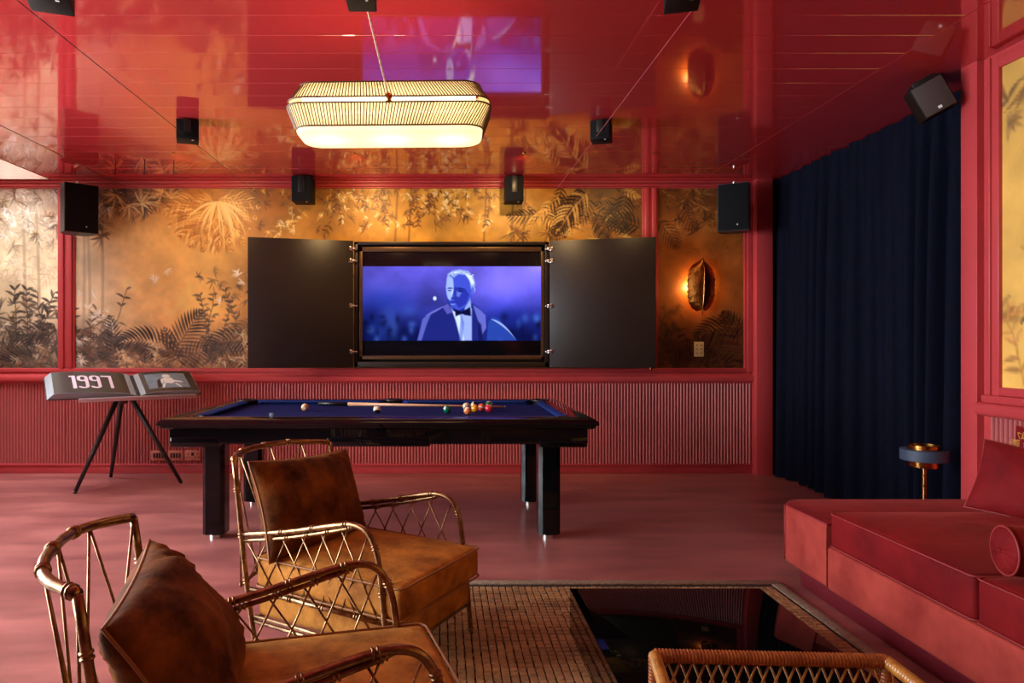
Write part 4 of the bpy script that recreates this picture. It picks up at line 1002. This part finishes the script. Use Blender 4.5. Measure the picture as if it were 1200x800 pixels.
def armchair(label, loc, rot):
    t = thing('bamboo_armchair', label, 'armchair', loc, rot, 'gilt bamboo armchairs by the coffee table')
    W = .305; r = .0115
    # back frame: uprights + bowed top rail
    lowL, topL = Vector((-W, -.33, 0)), Vector((-W-.005, -.455, .785)); lowR, topR = Vector((W, -.33, 0)), Vector((W+.005, -.455, .785))
    toppts = [topL, Vector((-W*.72, -.535, .792)), Vector((-W*.3, -.572, .80)), Vector((W*.3, -.572, .80)), Vector((W*.72, -.535, .792)), topR]
    tp = curve(toppts, 5)
    mb = MB(); mb.tube(tp, r*1.15, 10); joints(mb, tp, r*1.15, .15, .07); mb.build('top_rail', M['bronze'], t, smooth=True)
    for s_, a, b in ((-1, lowL, topL), (1, lowR, topR)):
        mb = MB(); up = curve([a, a.lerp(b, .4)+Vector((0, -.01, 0)), b], 6); mb.tube(up, r, 10); joints(mb, up, r, .19, .1); mb.build('back_leg', M['bronze'], t, smooth=True)
    # back lattice
    mb = MB(); low = [Vector((-W+2*W*i/4, -.42-.09*math.sin(PI*i/4), .26)) for i in range(5)]
    up_ = [tp[round(i*(len(tp)-1)/4)] for i in range(5)]
    for i in range(4): mb.tube([low[i], up_[i+1]], .0042, 6); mb.tube([low[i+1], up_[i]], .0042, 6)
    mb.tube(curve(low, 3), .008, 8)
    mb.build('back_lattice', M['bronze'], t, smooth=True)
    for s_ in (-1, 1):
        x = s_*W
        arm = curve([(x, -.41, .475), (x, -.15, .525), (x, .10, .585), (x, .19, .598), (x, .255, .575), (x, .295, .50), (x, .315, .38), (x, .335, .2), (x, .355, 0)], 6)
        arm2 = [p+Vector((-s_*.0, 0, -.0245)) for p in curve([(x, -.40, .475), (x, -.15, .525), (x, .11, .592), (x, .19, .618)], 6)]
        mb = MB(); mb.tube(arm, r, 10); mb.tube(arm2, r*.72, 8); joints(mb, arm, r*1.0, .17, .06); joints(mb, arm2, r*.8, .11, .03)
        mb.build('arm_rail', M['bronze'], t, smooth=True)
        # lattice between arm and side rail
        mb = MB(); n = 6; lowz = .262
        def armz(y):
            return float(np.interp(y, [q.y for q in arm[:30]], [q.z for q in arm[:30]]))-.02
        ysb = [-.36+.62*i/n for i in range(n+1)]
        for i in range(n):
            y0, y1 = ysb[i], ysb[i+1]
            mb.tube([(x, y0-.03, armz(max(-.4, y0-.03))), (x, min(y1+.04, .30), lowz)], .0036, 6)
            mb.tube([(x, y0-.03, lowz), (x, min(y1+.0, .25), armz(min(y1+.0, .25)))], .0036, 6)
        mb.build('arm_lattice', M['bronze'], t, smooth=True)
        mb = MB(); rl = [(x, -.36, .255), (x, .325, .255)]; mb.tube(rl, r*.85, 8); joints(mb, rl, r*.85, .17, .05)
        for dz in (0, .022): mb.tube([(x, -.335, .125+dz), (x, .34, .125+dz)], r*.7, 8)
        mb.build('side_rail', M['bronze'], t, smooth=True)
    mb = MB(); mb.tube([(-W, .34, .135), (W, .34, .135)], r*.8, 8); mb.tube([(-W, -.34, .135), (W, -.34, .135)], r*.8, 8); mb.build('cross_rail', M['bronze'], t, smooth=True)
    b = soft_box(.575, .70, .125, .022, .0, 6).build('seat_base', M['amber'], t, smooth=True); b.location = (0, .01, .205)
    c = soft_box(.60, .74, .125, .024, .022, 10, side=.01).build('seat_cushion', M['amber'], t, smooth=True); c.location = (0, .03, .332)
    for z in (.060, -.058):
        pts = [(p[0], p[1], z) for p in rrect(.304, .374, .03, 4)]; MB().tube(pts, .0042, 6, closed=True).build('piping', M['amberpipe'], c, smooth=True)
    return t
def pillow(name, label, cat, center, wv, hv, w_, h_, t_, m, pm, seed=0, group=None, **kw):
    """wv: world direction of width, hv: world direction of height"""
    wv = Vector(wv).normalized(); hv = Vector(hv); hv = (hv-wv*hv.dot(wv)).normalized(); nv = hv.cross(wv)
    mb, out = pillow_mb(w_, h_, t_, seed=seed, **kw); o = mb.build(name, m, smooth=True)
    MB_ = Matrix((wv, nv, hv)).transposed().to_4x4(); MB_.translation = Vector(center); o.matrix_world = MB_
    MB().tube(out, .0045, 6, closed=True).build('piping', pm, o, smooth=True); tag(o, label, cat, group); return o
c1 = (-.33, 2.93, 0); a1 = rad(-121.3); armchair('gilt bamboo armchair with amber seat in front of the pool table', c1, a1)
c2 = (-.366, 1.78, 0); a2 = rad(-75.2); armchair('gilt bamboo armchair in the near left corner, seen from its side', c2, a2)
def loc2w(c, a, p): return Vector((c[0]+math.cos(a)*p[0]-math.sin(a)*p[1], c[1]+math.sin(a)*p[0]+math.cos(a)*p[1], p[2]))
def dir2w(a, p): return Vector((math.cos(a)*p[0]-math.sin(a)*p[1], math.sin(a)*p[0]+math.cos(a)*p[1], p[2]))
pillow('throw_pillow', 'brown velvet pillow on the armchair before the pool table', 'pillow', loc2w(c1, a1, (.01, -.29, .575)), dir2w(a1, (1, 0, .05)), dir2w(a1, (0, -.36, 1)), .64, .42, .21, M['amberdark'], M['amberpipe'], 3, wr=.014)
pillow('throw_pillow', 'rumpled brown velvet pillow on the nearest left armchair', 'pillow', loc2w(c2, a2, (.0, -.30, .535)), dir2w(a2, (1, 0, -.02)), dir2w(a2, (0, -.62, 1)), .60, .42, .25, M['amberdark'], M['amberpipe'], 9, wr=.015)

# wicker chair at the bottom edge
wc = thing('wicker_chair', 'low wrapped-cane chair with lattice back at the bottom edge', 'chair', (.745, 1.30, .012), rad(-3))
mb = MB(); hw_ = .262
ptsb = [(-hw_, .28, .545), (hw_, .28, .545)]
def wrap(mb, p0, p1, r, step=.008):
    p0, p1 = Vector(p0), Vector(p1); L_ = (p1-p0).length; n = int(L_/step); ps = []; rs = []
    for i in range(n*4+1):
        t = i/(n*4); ps.append(p0.lerp(p1, t)); rs.append(r*(1+.14*abs(math.sin(PI*i/4))))
    mb.tube(ps, rs, 10)
wrap(mb, ptsb[0], ptsb[1], .0145); mb.build('top_rail', M['wicker'], wc, smooth=True)
for s_ in (-1, 1):
    mb = MB(); wrap(mb, (s_*hw_, .28, .545), (s_*(hw_+.035), -.12, .52), .0135); mb.build('arm_rail', M['wickergold'], wc, smooth=True)
    mb = MB(); wrap(mb, (s_*hw_, .28, .545), (s_*hw_, .27, 0), .013); mb.build('leg', M['wicker'], wc, smooth=True)
    mb = MB(); wrap(mb, (s_*(hw_+.035), -.12, .52), (s_*(hw_+.02), -.14, 0), .013); mb.build('leg', M['wicker'], wc, smooth=True)
    mb = MB(); wrap(mb, (s_*hw_, .28, .30), (s_*(hw_+.02), -.13, .30), .011)
    for i in range(9):
        y0 = .26-.042*i; mb.tube([(s_*(hw_+.003*i), y0, .54), (s_*(hw_+.003*i), y0-.06, .31)], .003, 5); mb.tube([(s_*(hw_+.003*i), y0-.06, .53), (s_*(hw_+.003*i), y0, .31)], .003, 5)
    mb.build('side_lattice', M['wicker'], wc, smooth=True)
mb = MB(); n = 18; p = 2*hw_/n
for i in range(-2, n):
    for dr in (1, -1):
        xa = -hw_+p*i; xb = xa+p*3
        za, zb = .535, .31
        t0 = max(0, (-hw_-xa)/(xb-xa)); t1 = min(1, (hw_-xa)/(xb-xa))
        if t1 <= t0: continue
        A = Vector((xa+(xb-xa)*t0, .28, za+(zb-za)*t0 if dr > 0 else zb+(za-zb)*t0)); B = Vector((xa+(xb-xa)*t1, .28, za+(zb-za)*t1 if dr > 0 else zb+(za-zb)*t1))
        A.y = B.y = .28+.003*dr
        mb.tube([A, B], .0028, 5)
mb.build('back_lattice', M['wickergold'], wc, smooth=True)
mb = MB(); wrap(mb, (-hw_, .28, .30), (hw_, .28, .30), .012); wrap(mb, (-hw_-.02, -.13, .30), (hw_+.02, -.13, .30), .012); mb.build('seat_rail', M['wicker'], wc, smooth=True)
o = soft_box(2*hw_-.02, .38, .06, .02, .01, 6).build('seat', M['amber'], wc, smooth=True); o.location = (0, .075, .30)

# ---------------------------------------------------------------- coffee table and rug
TH = .19; tx0, tx1, ty1, ty0 = .572, 1.422, 3.045, 1.62
ct = thing('coffee_table', 'low square coffee table with black glass top and smoked mirror sides', 'table', ((tx0+tx1)/2, (ty0+ty1)/2, .012))
hx, hy = (tx1-tx0)/2, (ty1-ty0)/2
MB().bbox(-hx, hx, -hy, hy, TH-.022, TH-.012, b=.002).build('glass_top', M['tabletop'], ct, auto=40)
for (x0, x1, y0, y1) in ((-hx+.002, -hx+.01, -hy, hy), (hx-.01, hx-.002, -hy, hy), (-hx+.01, hx-.01, hy-.01, hy-.002), (-hx+.01, hx-.01, -hy+.002, -hy+.01)):
    MB().box(x0, x1, y0, y1, 0, TH-.022).build('mirror_side', M['mirror'], ct)
MB().box(-hx+.012, hx-.012, -hy+.012, hy-.012, 0, TH-.024).build('core', M['hole'], ct)
rug = thing('woven_rug', 'brown woven seagrass rug under the coffee table', 'rug', (0, 0, 0))
rx0, rx1, ry0, ry1 = -.20, 1.80, .55, 3.66
MB().box(rx0, rx1, ry0, ry1, 0, .005).build('backing', M['weavebase'], rug)
mb = MB(); P_ = .034; nx = int((rx1-rx0-.12)/P_); ny = int((ry1-ry0-.12)/P_)
for j in range(ny):
    for i in range(nx):
        x = rx0+.06+i*P_+random.uniform(-.0015, .0015); y = ry0+.06+j*P_+random.uniform(-.0015, .0015); g_ = .0024; z = .011+random.uniform(-.0015, .0015)
        k = len(mb.v); a = P_-g_
        mb.v += [(x, y, .004), (x+a, y, .004), (x+a, y+a, .004), (x, y+a, .004), (x+.004, y+.004, z), (x+a-.004, y+.004, z), (x+a-.004, y+a-.004, z), (x+.004, y+a-.004, z)]
        mb.f += [(k+4, k+5, k+6, k+7), (k, k+1, k+5, k+4), (k+1, k+2, k+6, k+5), (k+2, k+3, k+7, k+6), (k+3, k, k+4, k+7)]
me = bpy.data.meshes.new('weave'); me.from_pydata(mb.v, [], mb.f); me.update(); stuff(link('weave', me, M['weave'], rug))
for (x0, x1, y0, y1) in ((rx0, rx1, ry1-.055, ry1), (rx0, rx1, ry0, ry0+.055), (rx0, rx0+.055, ry0+.055, ry1-.055), (rx1-.055, rx1, ry0+.055, ry1-.055)):
    MB().bbox(x0, x1, y0, y1, .0, .012, b=.004).build('border_strip', M['fringe'], rug, auto=40)

# ---------------------------------------------------------------- sofa
SX0, SX1 = 1.84, 2.985
sofa = thing('velvet_sofa', 'deep crimson velvet sofa along the right wall, its base coloured lighter as if lit', 'sofa', (0, 0, 0))
def rounded_slab(x0, x1, y0, y1, z0, z1, rc, be, seg=3):
    """slab with one rounded plan corner at (x0,y1), bevelled edges"""
    pts = [(x1, y0), (x1, y1)]
    for i in range(11):
        a = rad(90+90*i/10); pts.append((x0+rc+rc*math.cos(a), y1-rc+rc*math.sin(a)))
    pts.append((x0, y0)); bm = bmesh.new(); vs = [bm.verts.new((x, y, z0)) for x, y in pts]; f = bm.faces.new(vs)
    r_ = bmesh.ops.extrude_face_region(bm, geom=[f]); up = [g for g in r_['geom'] if isinstance(g, bmesh.types.BMVert)]
    for v_ in up: v_.co.z = z1
    bm.normal_update(); es = [e for e in bm.edges if all(abs(v_.co.z-z1) < 1e-6 for v_ in e.verts)]
    es += [e for e in bm.edges if all(abs(v_.co.z-z0) < 1e-6 for v_ in e.verts)]
    bmesh.ops.bevel(bm, geom=es, offset=be, segments=seg, profile=.5, affect='EDGES'); return MB().frombm(bm)
rounded_slab(SX0, SX1, 3.262, 3.765, .11, .418, .15, .022).build('end_block', M['velvet_lit'], sofa, auto=50)
rounded_slab(SX0+.004, SX1-.01, 3.268, 3.757, .405, .424, .146, .008).build('end_block_top', M['velvet'], sofa, auto=60)
MB().bbox(SX0, SX1, .5, 3.256, .11, .312, b=.012, seg=3).build('base', M['velvet_lit'], sofa, auto=50)
rounded_slab(SX0+.06, SX1, .55, 3.70, .0, .12, .12, .004, 1).build('plinth', mat('dark_crimson_plinth', S(110, 22, 34), .5, noise_amt=.1), sofa, auto=50)
pts = []
for z in (.413,):
    pts = [(SX0+.006, 3.262, z)]+[(SX0+.15-.146*math.cos(rad(90*i/8)), 3.765-.15+.146*math.sin(rad(90*i/8)), z) for i in range(9)]+[(SX1-.02, 3.762, z)]
MB().tube(pts, .004, 6).build('piping', M['piping'], sofa, smooth=True)
MB().tube([(SX0+.012, 3.70-.02, .12), (SX0+.012, 3.70-.02, .41)], .004, 6).build('seam', M['piping'], sofa, smooth=True)
def seatfn(seed):
    def fn(o, u, v, t):
        if t > 0:
            q = Vector((o.x*3.2+seed, o.y*2.2, seed)); o.z += .008*noise.noise(q)*(1-u*u)*(1-v*v)*2
            w_ = math.sin(20*(o.x*.35+o.y*.9)+6*noise.noise(q*1.2)); o.z += .008*(1-abs(w_))**2*(1-u**4)*(1-v**4)*(.4+noise.noise(q*2))
            o.z -= .02*math.exp(-((u-.15)**2)/.05-((v-.25)**2)/.1)
        return o
    return fn
for i, (y0, y1, zt) in enumerate(((2.372, 3.250, .478), (1.47, 2.362, .478), (.55, 1.46, .478))):
    w_, d_, h_ = SX1-SX0-.02, y1-y0, zt-.312
    c = soft_box(w_, d_, h_, .022, .035, 26, seatfn(i*5.3), .008).build('seat_cushion', M['velvet'], sofa, smooth=True); c.location = ((SX0+SX1)/2+.0, (y0+y1)/2, .312+h_/2)
    for z in (h_/2-.006, -h_/2+.008):
        MB().tube([(p[0], p[1], z) for p in rrect(w_/2+.001, d_/2+.001, .024, 4)], .0042, 6, closed=True).build('piping', M['piping'], c, smooth=True)
# cushions on the sofa
pillow('sofa_cushion', 'large crimson velvet square cushion leaning on the right wall', 'cushion', (2.66, 3.03, .642), (.50, -.86, -.10), (.40, .12, 1), .50, .34, .15, M['velvet'], M['piping'], 5)
pillow('sofa_cushion', 'dark crimson cushion standing behind, against the fluted wall', 'cushion', (2.895, 3.22, .655), (.0, -1, 0), (.10, 0, 1), .48, .42, .10, M['velvet'], M['piping'], 15)
pf = pillow('fringed_cushion', 'small orange fringed cushion between the crimson ones', 'cushion', (2.80, 3.10, .672), (.25, -1, .1), (.2, 0, 1), .30, .30, .07, mat('orange_fabric', S(214, 110, 60), .7, noise_amt=.1, sheen=.4), M['amberpipe'], 25)
mb = MB()
for (sx, sy, ex, ey) in ((-1, 1, 1, 1), (-1, -1, -1, 1)):
    for i in range(60):
        t = i/60; x = .17*(sx+(ex-sx)*t); z = .17*(sy+(ey-sy)*t); nx_, nz_ = (0, 1) if sx != ex else (-1, 0)
        mb.tube([(x, 0, z), (x+nx_*.02+random.uniform(-.008, .008), random.uniform(-.01, .01), z+nz_*.02), (x+nx_*.035+random.uniform(-.015, .015), random.uniform(-.015, .015), z+nz_*.03)], .0018, 4)
stuff(mb.build('fringe', mat('gold_fringe', S(220, 165, 80), .5, noise_amt=.2), pf))
bo = thing('bolster_cushion', 'crimson velvet bolster lying on the front of the sofa', 'cushion', (1.90, 2.31, .583), 0)
K = Matrix.Rotation(rad(-12), 4, 'Z') @ Matrix.Rotation(PI/2, 4, 'Y')
mb = MB(); pr_ = [(.004, -.028+.02), (.012, -.012), (.03, -.006), (.055, -.004), (.074, .0), (.0795, .012), (.082, .04), (.082, .5), (.078, .52), (.0, .52)]
n = 40; vs = []; fs = []
for i, (r_, z) in enumerate(pr_):
    for j in range(n):
        a = 2*PI*j/n; rr = r_*(1+(.012*math.sin(a*14) if i < 4 else 0)); zz = z+(.0035*math.sin(a*13) if 0 < i < 4 else 0); vs.append((rr*math.cos(a), rr*math.sin(a), zz))
for i in range(len(pr_)-1):
    for j in range(n): j2 = (j+1) % n; fs.append((i*n+j, i*n+j2, (i+1)*n+j2, (i+1)*n+j))
mb.add(vs, fs, K); mb.build('bolster_body', M['velvet'], bo, smooth=True)
MB().tube([tuple(K @ Vector((.081*math.cos(2*PI*i/32), .081*math.sin(2*PI*i/32), .006))) for i in range(32)], .004, 6, closed=True).build('piping', M['piping'], bo, smooth=True)
MB().lathe([(.012, -.016), (.014, -.010), (.010, -.004)], 12, K).build('button', M['velvet'], bo, smooth=True)

# ---------------------------------------------------------------- brass stand lamp behind the sofa
bs = thing('brass_stand', 'slim brass floor stand with slate-blue ring behind the sofa', 'lamp', (2.875, 4.06, 0))
MB().lathe([(.11, 0), (.11, .012), (.02, .02)], 28).build('base', M['brass'], bs, auto=40)
pp = []
z = .02
while z < .555: pp += [(.0125, z), (.0125, z+.045), (.0155, z+.048), (.0155, z+.054), (.0125, z+.057)]; z += .06
MB().lathe(pp, 16).build('pole', M['brass'], bs, auto=40)
MB().lathe([(.078, .545), (.080, .552), (.080, .675), (.076, .675), (.076, .57), (.01, .562)], 36).build('drum', M['brass'], bs, auto=40)
MB().lathe([(.122, .585), (.125, .588), (.125, .648), (.122, .65), (.085, .65), (.085, .585)], 40).build('ring', mat('slate_blue_leather', S(58, 72, 92), .55, noise_amt=.1, bump=.1, bump_scale=200), bs, auto=40)
